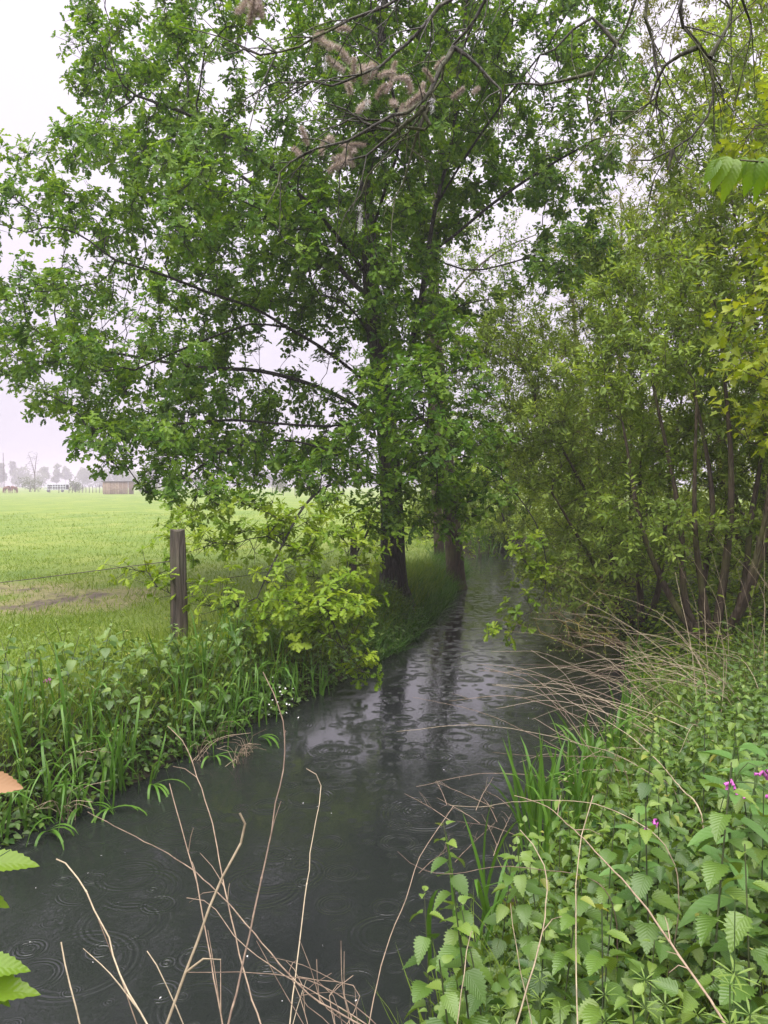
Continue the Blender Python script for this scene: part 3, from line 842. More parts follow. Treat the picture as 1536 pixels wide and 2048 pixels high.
# ---- willow thicket on the right bank
def shrub(label, base, stems, crown, n, leaf, bark=None, group='willow thicket on the right bank', thr=-.3, size=(.065, .11), per=3.2, rosette=(9, 14), seed=1,
          step=.2, kill=.28, name='willow_shrub', tmpl=LANCE, base_min=.055, narrow=1.0, tint=(.5, .2), inner=.35, twig=None):
    bx, by = base; bz = gz(bx, by) - .05
    limbs = []
    for i, (dx, dy, h, lean) in enumerate(stems):
        p0 = np.array((bx + dx * .25, by + dy * .25, bz)); top = np.array((bx + dx * lean, by + dy * lean, bz + h))
        mid = p0 * .55 + top * .45 + rng.normal(0, .12, 3); mid[2] = bz + h * .45
        if i == 0: p0 = np.array((bx, by, bz)); limbs.append([p0, mid, top])
        else: limbs.append([np.array((bx, by, bz)), p0 + (0, 0, .25), mid, top])
    at = np.concatenate([clumpy(ellipsoid_points(int(n * w), c, rad, inner), 1.9, thr, seed + k) for k, (c, rad, w) in enumerate(crown)])
    at = at[at[:, 2] > np.maximum(gh(at[:, 0], at[:, 1]), 0) + .15]
    return make_tree(name, label, 'shrub' if 'shrub' in name else 'tree', group, limbs, at, bark or M['willow_bark'],
                     small_leafer(leaf, tmpl, size, per, rosette, .0085, narrow=narrow, tint=tint, bark=twig or bark), base_min=base_min, stem_min=base_min * .8, flare=1.3, step=step, infl=1.4, kill=kill, tip=.0035, jit=.35, twig_bark=twig)
W_ = M['willow_leaf']
st4 = [(0, 0, 3.8, 1), (.8, .2, 3.6, 1), (-.7, .3, 3.4, 1), (.3, -.6, 3.2, 1), (-.4, -.5, 2.8, 1.2), (.6, -.2, 3.5, 1), (-1.0, -.1, 2.6, 1.1), (-.2, .5, 3.6, 1)]
shrub('many-stemmed willow shrub with reddish stems beside the dead stalks', (3.75, 8.7), st4,
      [((3.6, 8.9, 3.3), (1.5, 1.3, 1.4), .5), ((3.0, 8.7, 1.7), (.8, .8, .6), .15), ((3.4, 9.2, 4.7), (1.3, 1.2, 1.2), .35)], 1300, W_, seed=1)
shrub('willow shrub with pale leaves leaning far over the water', (3.7, 11.0), [(0, 0, 3.2, 1), (-1, .2, 2.8, 1.2), (-1.2, -.5, 2.0, 1.2), (.7, .4, 3.5, 1)],
      [((3.0, 10.9, 3.1), (1.4, 1.2, 1.5), .6), ((2.9, 10.6, 1.3), (.7, .8, .7), .25), ((3.8, 11.5, 4.9), (1.5, 1.3, 1.4), .4), ((1.9, 11.4, 3.6), (1.0, 1.0, 1.3), .3), ((2.6, 10.4, 1.0), (.8, .7, .6), .2)], 1500, W_, seed=4)
shrub('tall willow with leafy top above the other thicket shrubs', (5.2, 9.6), [(0, 0, 6.0, 1), (.6, .4, 5.6, 1.2), (-.7, .2, 5.4, 1.2), (.2, -.8, 4.6, 1)],
      [((5.0, 9.6, 3.4), (1.5, 1.3, 1.9), .4), ((4.9, 9.8, 6.4), (1.7, 1.6, 2.0), .55), ((4.4, 9.3, 1.4), (.9, .9, .8), .15)], 1600, W_, seed=8)
shrub('willow shrub on the far side of the thicket above the reeds', (4.5, 14.2), [(0, 0, 4.2, 1), (-1, 0, 3.6, 1.1), (.8, .4, 4.0, 1), (-.6, -.6, 2.6, 1.3)],
      [((3.9, 14.0, 3.4), (1.7, 1.5, 1.9), .5), ((4.4, 14.4, 5.6), (1.8, 1.5, 1.8), .45), ((3.6, 13.8, 1.3), (.9, .9, .8), .2), ((2.2, 14.2, 4.0), (1.2, 1.0, 1.7), .35), ((3.2, 13.4, .9), (.9, .8, .6), .2)], 1600, W_, seed=12, size=(.055, .095))
shrub('bright green willow shrub where the stream narrows', (5.0, 18.5), [(0, 0, 4.0, 1), (-1, 0, 3.4, 1.2), (.9, .4, 3.8, 1)],
      [((4.5, 18.5, 3.2), (2.0, 1.7, 2.0), .6), ((4.2, 18.2, 1.2), (1.2, 1.2, .9), .3)], 800, M['alder_leaf'], seed=15, size=(.07, .11), step=.26, kill=.36, tint=(.75, .2))
shrub('low pale bush closing the view down the stream', (6.3, 25.0), [(0, 0, 3.0, 1), (-1, 0, 2.6, 1.3), (1, .4, 3.0, 1)],
      [((5.6, 25.0, 2.4), (2.0, 1.6, 2.0), 1)], 620, M['alder_leaf'], seed=18, size=(.09, .14), step=.3, kill=.42, tint=(.85, .15))
shrub('pale green bush behind the far bend of the stream', (2.8, 30.5), [(0, 0, 3.4, 1), (-1, 0, 3.0, 1.5), (1.2, .4, 3.2, 1)],
      [((3.0, 30.5, 2.6), (2.6, 1.6, 2.5), 1), ((6.5, 32, 3.2), (2.6, 1.6, 3.0), .7), ((3.4, 27.8, .9), (1.4, .7, .6), .3)], 700, M['alder_leaf'], seed=21, size=(.12, .19), step=.36, kill=.5, tint=(.9, .12))
shrub('olive green tree high over the thicket at the upper right', (7.2, 14.5), [(0, 0, 8.0, 1), (1, .3, 7.4, 1.6), (-1, .2, 7.2, 1.6), (.1, -1, 6.5, 1.5)],
      [((6.8, 14.0, 7.6), (2.6, 2.2, 2.6), .6), ((6.6, 13.8, 11.0), (2.6, 2.2, 2.4), .5), ((6.4, 13.6, 4.0), (1.8, 1.7, 1.8), .3)], 1500, M['olive_leaf'], seed=25, size=(.07, .12), step=.28, kill=.38,
      name='willow_tree', base_min=.12, thr=-.4, per=3.0)
shrub('sparse brownish tree with thin twigs beyond the thicket', (6.4, 21), [(0, 0, 9, 1), (1, .3, 8, 1.8), (-1, .2, 8.5, 1.4)],
      [((6.2, 20.8, 8.5), (2.5, 2.2, 4.5), 1), ((6.2, 20.5, 4.0), (2.5, 2.0, 2.5), .4)], 1000, M['olive_leaf'], seed=31, size=(.08, .12), step=.34, kill=.46,
      name='willow_tree', base_min=.13, thr=-.25, per=2.0, rosette=(6, 10))
shrub('dense dark willow filling the right edge behind the yellow maple', (5.6, 7.4), [(0, 0, 5.5, 1), (.5, .3, 5.0, 1.3), (-.8, .2, 4.6, 1.2), (-.4, -.4, 3.6, 1.3)],
      [((5.0, 7.6, 3.2), (1.2, 1.1, 2.0), .5), ((5.0, 7.7, 6.0), (1.4, 1.2, 1.8), .5)], 1000, W_, seed=36, tint=(.35, .2))
shrub('light green bush deep inside the thicket behind the willow stems', (6.2, 11.5), [(0, 0, 3.0, 1), (-1, 0, 2.6, 1.2), (1, .3, 3.0, 1.2)],
      [((5.8, 11.5, 2.0), (1.8, 1.2, 1.8), 1)], 800, W_, seed=51, size=(.06, .10), step=.24, kill=.3, tint=(.7, .2))
shrub('wide bush deep in the thicket behind the twiggy lichen bush', (5.6, 16.0), [(0, 0, 2.8, 1), (-1.5, 0, 2.2, 1.2), (1, .3, 2.6, 1.2)],
      [((5.0, 16.0, 1.8), (2.0, 1.3, 1.6), 1), ((7, 16, 2.5), (1.8, 1.3, 2.2), .7)], 800, W_, seed=55, size=(.07, .11), step=.26, kill=.34, tint=(.75, .2))
shrub('broad pale hedge bush behind all the thicket stems', (9.5, 22.0), [(0, 0, 4.0, 1), (-2, 0, 3.2, 1.3), (2, .3, 3.6, 1.3)],
      [((8.5, 21.5, 2.8), (3.4, 1.6, 2.8), 1), ((12.5, 21.5, 3.5), (3.0, 1.6, 3.2), .7)], 900, M['alder_leaf'], seed=58, size=(.11, .17), step=.36, kill=.46, tint=(.8, .15))
shrub('dense low bush hanging over the far bend of the stream', (4.2, 26.6), [(0, 0, 2.4, 1), (-1.2, 0, 2.0, 1.2), (1, .2, 2.2, 1.2), (-.4, -.8, 1.6, 1.2)],
      [((3.9, 26.6, 1.7), (1.9, 1.0, 1.6), 1), ((3.6, 25.9, .7), (1.2, .6, .5), .3)], 700, M['alder_leaf'], seed=63, size=(.10, .16), step=.24, kill=.3, tint=(.7, .2), thr=-1.4)
shrub('leafy bush between the far trunk and the bend', (1.6, 24.2), [(0, 0, 2.6, 1), (-1, 0, 2.2, 1.2), (1, .2, 2.4, 1.2)],
      [((1.7, 24.2, 2.0), (1.3, .9, 1.6), 1)], 420, M['alder_leaf'], seed=67, size=(.10, .15), step=.24, kill=.3, tint=(.6, .2), thr=-1.2, group='bushes at the far bend')
# lichen-covered twiggy bush low over the water
lich = shrub('low twiggy bush with yellow lichen hanging over the water', (3.2, 9.7), [(0, 0, .9, 1), (-1.0, -.4, .7, 1.2), (-.9, .6, .9, 1.1), (-1.2, .1, .35, 1.0)],
      [((2.5, 9.6, .75), (.75, .8, .55), .7), ((2.3, 8.9, .45), (.5, .6, .3), .3)], 420, W_, bark=M['lichen_bark'], seed=40, size=(.03, .055), per=1.0, rosette=(3, 5), step=.16, kill=.2,
      base_min=.03, thr=-1.2, group=None)
# yellow-green maple whose crown comes in at the right edge
shrub('young yellow-green maple whose drooping leaves fill the right edge', (4.1, 5.7), [(0, 0, 5.4, 1), (-.8, 0, 4.2, 1.2), (-.6, .4, 3.4, 1.2), (.2, -.6, 4.2, 1), (-.5, -.3, 2.6, 1.2)],
      [((2.95, 5.6, 3.4), (.55, .7, .9), .5), ((3.4, 5.9, 5.0), (.95, .9, 1.0), .55), ((2.75, 5.5, 2.75), (.4, .5, .4), .12), ((4.0, 5.8, 4.5), (1.0, 1.0, 1.6), .3)], 420, M['maple_leaf'], seed=44,
      size=(.055, .09), per=1.6, rosette=(4, 7), step=.16, kill=.24, name='maple_tree', tmpl=MAPLE, base_min=.06, group=None, thr=-.5)

# ------------------------------------------------------------------ bank plants
def dup(root, loc, rz, scale, label=None, tilt=(0, 0)):
    r = root.copy(); C.objects.link(r); r.location = loc; r.rotation_euler = (tilt[0], tilt[1], rz); r.scale = (scale,) * 3
    if label: r['label'] = label
    for ch in root.children:
        c = ch.copy(); C.objects.link(c); c.parent = r
        for g in ch.children:
            d = g.copy(); C.objects.link(d); d.parent = c
    return r

def frame_matrix(pos, axis, nrm, s):
    y = norm(np.array(axis, float)); x = norm(np.cross(y, nrm)); z = np.cross(x, y)
    return Matrix(((x[0] * s, y[0] * s, z[0] * s, pos[0]), (x[1] * s, y[1] * s, z[1] * s, pos[1]), (x[2] * s, y[2] * s, z[2] * s, pos[2]), (0, 0, 0, 1)))

def toothed(n, w, fold, curl, depth=.16, pw=.62):
    rows = [(0, .004)]
    for i in range(1, 2 * n):
        v = i / (2 * n)
        e = w * max(0, math.sin(math.pi * v ** pw)) ** .72
        rows.append((v + (.018 if i % 2 else -.012), e * (1 + depth * (.6 if i % 2 else -1))))
    rows.append((1.04, .003))
    return rows_leaf(rows, fold, curl)
def tinted(t, tint): return [(*t, np.full(len(t[0]), tint))]
nettle_leaf_meshes = [mesh_data('nettle_leaf', tinted(toothed(8, w, f, c), tn), M['nettle_leaf']) for w, f, c, tn in ((.40, .3, .25, .45), (.36, .45, .38, .6), (.43, .2, .18, .3), (.34, .55, .15, .85), (.38, .35, .45, .7), (.36, .4, .3, 1.12))]

def leaf_obj(name, me, parent, pos, axis, nrm, s):
    o = obj(name, me, parent); o.matrix_local = frame_matrix(pos, axis, nrm, s); return o

def nettle_proto(h, pairs, big):
    root = empty('nettle_plant')
    bend = rng.normal(0, .05, 2)
    def at(t): return np.array((bend[0] * t * t, bend[1] * t * t, h * t))
    obj('stem', mesh_data('nettle_stem', tube_groups([at(0), at(.35), at(.7), at(1)], .0042, .0018, .12), M['nettle_stem']), root)
    a0 = rng.uniform(0, 3)
    for i in range(pairs):
        t = .30 + .68 * (i / (pairs - 1)) ** .85 if pairs > 1 else 1
        s = big * (.75 + .45 * math.sin(math.pi * min(1, .25 + .62 * t)) - .55 * max(0, t - .82) / .18)
        for k in (0, 1):
            a = a0 + i * math.pi / 2 + k * math.pi + rng.normal(0, .18)
            dn = -.4 + .9 * max(0, t - .75) / .25 + rng.normal(0, .2)
            ax = np.array((math.cos(a), math.sin(a), dn))
            leaf_obj('leaf', nettle_leaf_meshes[(3 if rng.uniform() < .7 else 4) if t > .88 else rng.integers(5) if t > .6 else (5 if rng.uniform() < .025 else rng.integers(3))], root, at(t) + np.array((math.cos(a), math.sin(a), .1)) * .012, ax, (rng.normal(0, .15), rng.normal(0, .15), 1), s)
    return root

def bank_spots(n, inside, gap, lo, hi, tries=40000):
    out = []
    for _ in range(tries):
        if len(out) >= n: break
        x, y = rng.uniform(lo[0], hi[0]), rng.uniform(lo[1], hi[1])
        if not inside(x, y): continue
        g = gap(y) if callable(gap) else gap
        if all((x - a) ** 2 + (y - b) ** 2 > g * g for a, b in out): out.append((x, y))
    return out
def seen(x, y, m=.25): return abs(x) < .5 * y + m

protos = [nettle_proto(.80, 8, .075), nettle_proto(.72, 8, .068), nettle_proto(.86, 9, .08), nettle_proto(.62, 7, .062)]
for p in protos:
    tag(p, 'serrated green nettle in the dense patch on the near right bank', 'nettle', 'nettles on the near right bank')
spots = bank_spots(125, lambda x, y: x > Rx(y) + .22 and seen(x, y) and math.hypot(x, y) > .95 and x < Rx(y) + 3.2, lambda y: .15 + .022 * y, (-.3, .9), (3.6, 7.2))
used = set()
for i, (x, y) in enumerate(sorted(spots, key=lambda q: q[1])):
    k = int(rng.integers(4)); p = protos[k]
    sc = float(np.clip(1.06 - .085 * max(0, y - 1.6), .5, 1.1) * rng.uniform(.8, 1.1))
    tl = (rng.normal(0, .12), rng.normal(-.06, .12))
    lab, grp = (('tall serrated nettle at the bottom edge among cleavers', 'nettles at the bottom edge') if y < 1.8 else
                ('serrated nettle between the iris and the mauve comfrey', 'nettles between iris and comfrey') if y < 3.4 else
                ('small nettle on the slope below the bleached stalks', 'nettles below the bleached stalks'))
    if k not in used:
        used.add(k); q = p; p.location = (x, y, gz(x, y) - .02); p.rotation_euler = (tl[0], tl[1], rng.uniform(0, 6.28)); p.scale = (sc,) * 3
    else: q = dup(p, (x, y, gz(x, y) - .02), rng.uniform(0, 6.28), sc, None, tl)
    q['label'] = lab; q['group'] = grp
protoL = [nettle_proto(.62, 5, .085), nettle_proto(.55, 5, .08), nettle_proto(.48, 4, .08)]
for p in protoL:
    tag(p, 'leafy nettle among reeds on the opposite left bank', 'nettle', 'nettles on the left bank')
spots = bank_spots(78, lambda x, y: -1.4 < x - Lx(y) < -.02 and seen(x, y) and math.hypot(x + 2.15, y - 7.7) > .6, .16, (-4, 4.0), (0.2, 8.3))
used = set()
for i, (x, y) in enumerate(spots):
    k = int(rng.integers(3)); p = protoL[k]; sc = float(rng.uniform(.7, 1.1)); z = gz(x, y) - .02
    tl = (rng.normal(-.05, .12), rng.normal(.12, .12))
    if k not in used:
        used.add(k); q = p; p.location = (x, y, z); p.rotation_euler = (tl[0], tl[1], rng.uniform(0, 6.28)); p.scale = (sc,) * 3
    else: q = dup(p, (x, y, z), rng.uniform(0, 6.28), sc, None, tl)
    q['label'], q['group'] = (('leafy nettle at the near end of the left bank, by the straw tufts', 'nettles at the near end of the left bank') if y < 5.6 else
                              ('nettle among reeds on the left bank below the thick fence post', 'nettles below the fence post'))


# ---- sword-leaved clumps (flag iris and reed) at the water's edge
def blade_mesh(h, w, bend, segs=7, mat=None):
    v, f, uv = [], [], []
    for i in range(segs + 1):
        t = i / segs
        a = bend * t ** 1.8
        y = h * (t - .25 * abs(bend) * t ** 3 * .6); x = h * .55 * math.sin(a) * t
        z = h * t * math.cos(a * .9)
        ww = w * (.75 + .5 * t) * (1 - t ** 3.5) + .0004
        v += [(x, -ww, z), (x + ww * .25, 0, z), (x, ww, z)]; uv += [(0, t), (.5, t), (1, t)]
        if i: a_ = 3 * i; f += [(a_ - 3, a_ - 2, a_ + 1, a_), (a_ - 2, a_ - 1, a_ + 2, a_ + 1)]
    return mesh_data('blade', [(np.array(v), np.array(f), np.array(uv), None)], mat or M['blade'])
iris_meshes = [blade_mesh(1, .012, b) for b in (.12, .3, .55, .9)]
reed_meshes = [blade_mesh(1, .009, b) for b in (.15, .4, .9, 1.6)]
def sword_clump(name, x, y, z, n, h, spread, meshes, label, cat, group, lean=0.0):
    root = empty(name, (x, y, z)); tag(root, label, cat, group)
    for i in range(n):
        o = obj('blade', meshes[rng.integers(len(meshes))], root)
        o.location = (rng.normal(0, spread), rng.normal(0, spread), -.03)
        s = h * rng.uniform(.6, 1.08)
        o.scale = (s, rng.uniform(.7, 1.2), s)
        o.rotation_euler = (rng.normal(0, .16), rng.normal(lean, .14), rng.uniform(0, 6.28))
    return root
for i in range(17):
    y = rng.uniform(3.3, 6.1); x = Rx(y) + rng.uniform(-.10, .16)
    sword_clump('iris_clump', x, y, max(gz(x, y), -.06), int(rng.integers(7, 12)), rng.uniform(.55, .85), .06, iris_meshes,
                'upright sword-leaved iris clump along the right waterline', 'iris', 'iris clumps at the right waterline')
for i in range(8):
    y = rng.uniform(6, 9.0); x = Rx(y) + rng.uniform(-.10, .2)
    sword_clump('iris_clump', x, y, max(gz(x, y), -.06), int(rng.integers(6, 9)), rng.uniform(.4, .6), .06, iris_meshes,
                'small iris clump below the dead stalks on the right bank', 'iris', 'iris clumps below the dead stalks')
for i in range(58):
    y = rng.uniform(4.3, 8.2); x = Lx(y) - abs(rng.normal(.15, .35)) + .1
    sword_clump('reed_clump', x, y, max(gz(x, y), -.05), int(rng.integers(7, 11)), rng.uniform(.45, .8), .08, reed_meshes,
                *(('arching reed clump at the near end of the left bank', 'reed', 'reed clumps at the near end of the left bank') if y < 5.8 else
                  ('upright reed clump on the left bank near the oak shoots', 'reed', 'reed clumps near the oak shoots')))
for i in range(14):
    y = rng.uniform(23.2, 26.5); x = Lx(y) + rng.uniform(-.7, .5)
    sword_clump('reed_clump', x, y, max(gz(x, y), -.05), 8, rng.uniform(.7, 1.1), .22, reed_meshes,
                'reed clump closing the far bend of the stream', 'reed', 'reed clumps at the far bend')
for i in range(9):
    y = rng.uniform(15, 21); x = Rx(y) + rng.uniform(-.3, .1)
    sword_clump('reed_clump', x, y, max(gz(x, y), -.05), 8, rng.uniform(.5, .9), .12, reed_meshes,
                'pale reed clump at the foot of the far thicket', 'reed', 'reed clumps far along the right bank')
# blades that have flopped onto the water
for (px, py) in ((60, 1660), (120, 1690), (190, 1640), (250, 1640), (330, 1590), (450, 1530), (540, 1490)):
    d = EYE * FPX / (py - 966); q = P(px, py, d)
    r_ = empty('floating_reed', (q[0] - .12, q[1] + .1, .02)); tag(r_, 'limp reed tuft trailing on the water below the left bank', 'reed', 'reeds trailing on the water')
    for j in range(5):
        o = obj('blade', reed_meshes[2 + (j % 2)], r_); s = rng.uniform(.28, .48)
        o.scale = (s, 1, s * .8); o.rotation_euler = (rng.normal(0, .1), 1.15 + rng.normal(0, .1), rng.uniform(-2.4, .4))

# ---- grasses and low leaves nobody could count
def blade_tris(n_seg):
    v, f = [], []
    for i in range(n_seg):
        t = i / n_seg; w = .5 * (1 - t ** 2.2)
        v += [(-w, t, t * t * .0), (w, t, 0)]
    v.append((0, 1, 0))
    v = np.array(v, float); v[:, 2] = -.35 * v[:, 1] ** 2
    fq = [(2 * i, 2 * i + 1, 2 * i + 3, 2 * i + 2) for i in range(n_seg - 1)]
    ft = [(2 * n_seg - 2, 2 * n_seg - 1, 2 * n_seg)]
    return v, np.array(fq), np.array(ft)
def grass_patch(name, label, x, y, h, w, mat, lean=.35, tint=(.5, .2), seg=3):
    n = len(x); v, fq, ft = blade_tris(seg)
    pos = np.stack([x, y, gh(x, y) - .01], 1)
    ax = norm(np.stack([rng.normal(0, lean, n), rng.normal(0, lean, n), np.ones(n)], 1))
    nr = rng.normal(size=(n, 3)); nr[:, 2] *= .3
    s = np.stack([w, h, h], 1)
    tn = np.clip(rng.normal(tint[0], tint[1], n), 0, 1)
    g = scatter(v, fq, None, pos, ax, nr, s, tn); g2 = scatter(v, ft, None, pos, ax, nr, s, tn)
    faces = [(g[0], g[1], None, g[3])]
    # same vertices for the tip triangles
    me_groups = [(g[0], g[1], None, g[3]), (g2[0], g2[1], None, g2[3])]
    o = obj(name, mesh_data(name, me_groups, mat)); tag(o, label, 'grass', None, 'stuff'); return o
# tall grass on top of the left bank
n = 15000
y = rng.uniform(3.8, 16, n) ; u = np.abs(rng.normal(0, .9, n)); x = Lx(y) - .12 - u
k = np.abs(x) < .5 * y + .4; x, y = x[k], y[k]
h = rng.uniform(.14, .38, len(x)) * np.clip(1.25 - .30 * (Lx(y) - x), .35, 1)
grass_patch('bank_grass', 'tall fresh grass along the top of the left bank', x, y, h, rng.uniform(.005, .009, len(x)), M['grass'], .4)
# dark overhanging grass under the oak and beside the far trunks
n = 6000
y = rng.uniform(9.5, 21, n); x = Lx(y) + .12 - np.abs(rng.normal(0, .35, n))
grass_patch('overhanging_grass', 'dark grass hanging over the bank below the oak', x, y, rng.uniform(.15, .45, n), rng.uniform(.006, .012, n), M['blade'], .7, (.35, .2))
# short meadow grass, thinning out where the track is worn
n = 74000
yy = 7.0 / (1 - rng.uniform(0, 1, n) * (1 - 7.0 / 45)); xx = rng.uniform(-.56, .18, n) * yy
k = (xx < Lx(yy) - .5); xx, yy = xx[k], yy[k]
k = rng.uniform(size=len(xx)) > wear(xx, yy) * 1.0; xx, yy = xx[k], yy[k]
patch = vnoise(xx, yy, .5, 3)
h = rng.uniform(.03, .085, len(xx)) * (1 + .5 * patch) * (1 + yy * .012)
grass_patch('meadow_grass', 'short grazed grass over the whole meadow', xx, yy, h, rng.uniform(.004, .008, len(xx)) * (1 + yy * .05), M['grass'], .6, (.55, .22), 2)

def leaf_floor(name, label, x, y, hmax, size, mat, tmpl, tint=(.5, .22)):
    n = len(x)
    pos = np.stack([x, y, gh(x, y) + hmax * rng.uniform(.05, 1, n)], 1)
    a = rng.uniform(0, 6.28, n); ax = np.stack([np.cos(a), np.sin(a), rng.normal(-.1, .35, n)], 1)
    nr = np.stack([rng.normal(0, .4, n), rng.normal(-.15, .4, n), np.ones(n)], 1)
    o = obj(name, mesh_data(name, [scatter(*tmpl, pos, ax, nr, rng.uniform(*size, n), np.clip(rng.normal(*tint, n), 0, 1))], mat)); tag(o, label, 'undergrowth', None, 'stuff')
n = 9000
y = 1.0 + 5.5 * rng.uniform(0, 1, n) ** 1.5; x = Rx(y) + .1 + np.abs(rng.normal(0, .9, n)); k = (np.abs(x) < .5 * y + .4) & (np.hypot(x, y) > .9); x, y = x[k], y[k]
leaf_floor('nettle_undergrowth', 'dense lower nettle leaves between the tall nettle stems', x, y, np.clip(.62 - .07 * y, .2, .6) * np.clip((x - Rx(y)) / .5, .25, 1) * rng.uniform(.5, 1.1, len(x)), (.04, .085), M['nettle_leaf'], SERRATED, (.38, .2))
n = 18000
y = 1.0 + 12 * rng.uniform(0, 1, n) ** 1.5; x = Rx(y) + .02 + np.abs(rng.normal(0, 1.3, n)); k = (np.abs(x) < .5 * y + .6) & (np.hypot(x, y) > .8); x, y = x[k], y[k]
leaf_floor('right_bank_undergrowth', 'low leafy undergrowth covering the right bank', x, y, .10 + .22 * rng.uniform(0, 1, len(x)) * np.clip((x - Rx(y)) / .6, .2, 1), (.035, .075), M['nettle_leaf'], OVATE, (.5, .2))
n = 10000
y = rng.uniform(3.8, 12, n); x = Lx(y) + .12 - np.abs(rng.normal(0, .55, n)); k = np.abs(x) < .5 * y + .4; x, y = x[k], y[k]
leaf_floor('left_bank_undergrowth', 'low leafy undergrowth covering the left bank', x, y, .06 + .3 * rng.uniform(0, 1, len(x)), (.03, .07), M['nettle_leaf'], OVATE, (.4, .22))
n = 9000
y = rng.uniform(8, 24, n); x = Rx(y) + np.abs(rng.normal(0, 1.6, n)); 
leaf_floor('thicket_undergrowth', 'dim leafy undergrowth below the willow thicket', x, y, .1 + .5 * rng.uniform(0, 1, len(x)) * np.clip((x - Rx(y)) / .5, .2, 1), (.05, .09), M['alder_leaf'], OVATE, (.5, .25))
n = 9000
y = rng.uniform(21, 36, n); x = rng.uniform(-1, 9, n); k = (gh(x, y) > .05); x, y = x[k], y[k]
leaf_floor('far_bank_undergrowth', 'pale leafy growth on the banks at the far bend of the stream', x, y, .1 + .7 * rng.uniform(0, 1, len(x)), (.09, .16), M['alder_leaf'], OVATE, (.75, .2))
# fresh grass mixed into the right bank
n = 5000
y = 1.6 + 7 * rng.uniform(0, 1, n) ** 1.3; x = Rx(y) + .05 + np.abs(rng.normal(0, .9, n)); k = (np.abs(x) < .5 * y + .4) & (np.hypot(x, y) > 1); x, y = x[k], y[k]
grass_patch('right_bank_grass', 'thin grass growing between the nettles of the right bank', x, y, rng.uniform(.15, .42, len(x)), rng.uniform(.004, .008, len(x)), M['grass'], .45)

# ------------------------------------------------------------------ dead stalks
def cane(label, pts, r0, r1, mat='straw', group=None, twigs=0, root=True, name='dead_stalk', fluff=False):
    pts = [np.asarray(p, float) for p in pts]
    if root:                                   # carry the stalk on down into the bank
        a = pts[0]; g = gz(a[0], a[1]); dx = a - pts[1]
        foot = np.array((a[0] + .5 * dx[0], a[1] - .05, max(g, -.1) - .05))
        if foot[2] < a[2] - .02: pts = [foot] + pts
    base = pts[0].copy()
    loc = [p - base for p in pts]
    path = spline(loc, .035)
    if len(path) > 4: path[2:-1] += rng.normal(0, .0009, (len(path) - 3, 3))
    if len(path) > 12:
        kn = rng.normal(0, .0022, (len(path) // 6 + 2, 3)); kx = np.arange(len(kn)) * 6
        path += np.stack([np.interp(np.arange(len(path)), kx, kn[:, c]) for c in range(3)], 1)
    r0 *= .8; r1 *= .85
    groups = tube_groups(path, r0, r1, k=6, resample=False)
    for _ in range(twigs):
        i = int(rng.integers(len(path) // 2, len(path) - 2)); p = path[i]
        q = norm(path[i + 1] - path[i]) + rng.normal(0, .6, 3); L = rng.uniform(.03, .10)
        groups += tube_groups([p, p + q * L * .5 + (0, 0, .01), p + q * L], r1 * 1.2, r1 * .5, .03, k=4)
    # swollen joints
    for i in range(6, len(path) - 3, 9):
        d = norm(path[i + 1] - path[i]); rr = (r0 + (r1 - r0) * i / len(path)) * 1.35
        groups += seg_groups(np.array([path[i]]), np.array([path[i] + d * .006]), np.array([rr]), np.array([rr]), np.array([d]), np.array([d]), ((0, 6),))
    o = obj(name, mesh_data(name, groups, M[mat]), None, base); tag(o, label, 'dead stalk', group)
    return o
def pc(*l): return [P(*q) for q in l]
cane('thick pale stalk bending right at its tip, nearest the lens', pc((331, 2060, 1.0), (371, 1946, 1.03), (444, 1756, 1.08), (480, 1687, 1.1), (486, 1647, 1.1), (476, 1627, 1.1)), .0040, .0020, twigs=1)
cane('tallest pale stalk curving left at its top over the water', pc((452, 2060, 1.45), (480, 1946, 1.55), (525, 1764, 1.7), (553, 1603, 1.85), (569, 1502, 1.95), (565, 1441, 2.0), (545, 1385, 2.05), (525, 1344, 2.1)), .0052, .0016, 'reddish_straw', twigs=3)
cane('straight reddish stalk ending in a tuft of white fluff', pc((448, 2060, 1.7), (428, 1954, 1.75), (408, 1837, 1.85), (395, 1764, 1.9), (371, 1675, 2.0), (355, 1615, 2.05), (341, 1566, 2.1)), .0038, .0014, 'reddish_straw', twigs=4)
cane('slender stalk whose hooked tip points left below the reeds', pc((525, 2060, 1.8), (488, 1942, 1.9), (456, 1804, 2.0), (440, 1720, 2.1), (420, 1623, 2.2), (395, 1554, 2.3), (363, 1482, 2.4), (335, 1453, 2.45)), .0040, .0013, 'reddish_straw', twigs=4)
cane('stalk arching left with a drooping tip beside green leaves', pc((303, 2060, 1.4), (242, 1946, 1.45), (218, 1877, 1.5), (190, 1821, 1.52), (157, 1760, 1.55), (133, 1728, 1.58), (113, 1720, 1.58)), .0038, .0016, twigs=2)
cane('thin stalk running alongside the left-arching one', pc((276, 2060, 1.42), (246, 1970, 1.45), (226, 1905, 1.5), (198, 1837, 1.52)), .0028, .0012, 'reddish_straw', twigs=1)
cane('short stalk standing alone before dark water at lower left', pc((161, 2060, 1.3), (137, 1974, 1.32), (115, 1885, 1.35)), .0030, .0016)
cane('short bare stalk leaning left between two longer ones', pc((369, 2060, 1.5), (331, 1970, 1.52), (293, 1905, 1.55)), .0026, .0013)
cane('long stalk crossing the whole bundle diagonally towards the left bank', pc((780, 2090, 1.6), (620, 1986, 1.7), (525, 1885, 1.85), (444, 1796, 2.0), (363, 1728, 2.15), (258, 1667, 2.3), (178, 1623, 2.45)), .0034, .0012, 'reddish_straw', twigs=3)
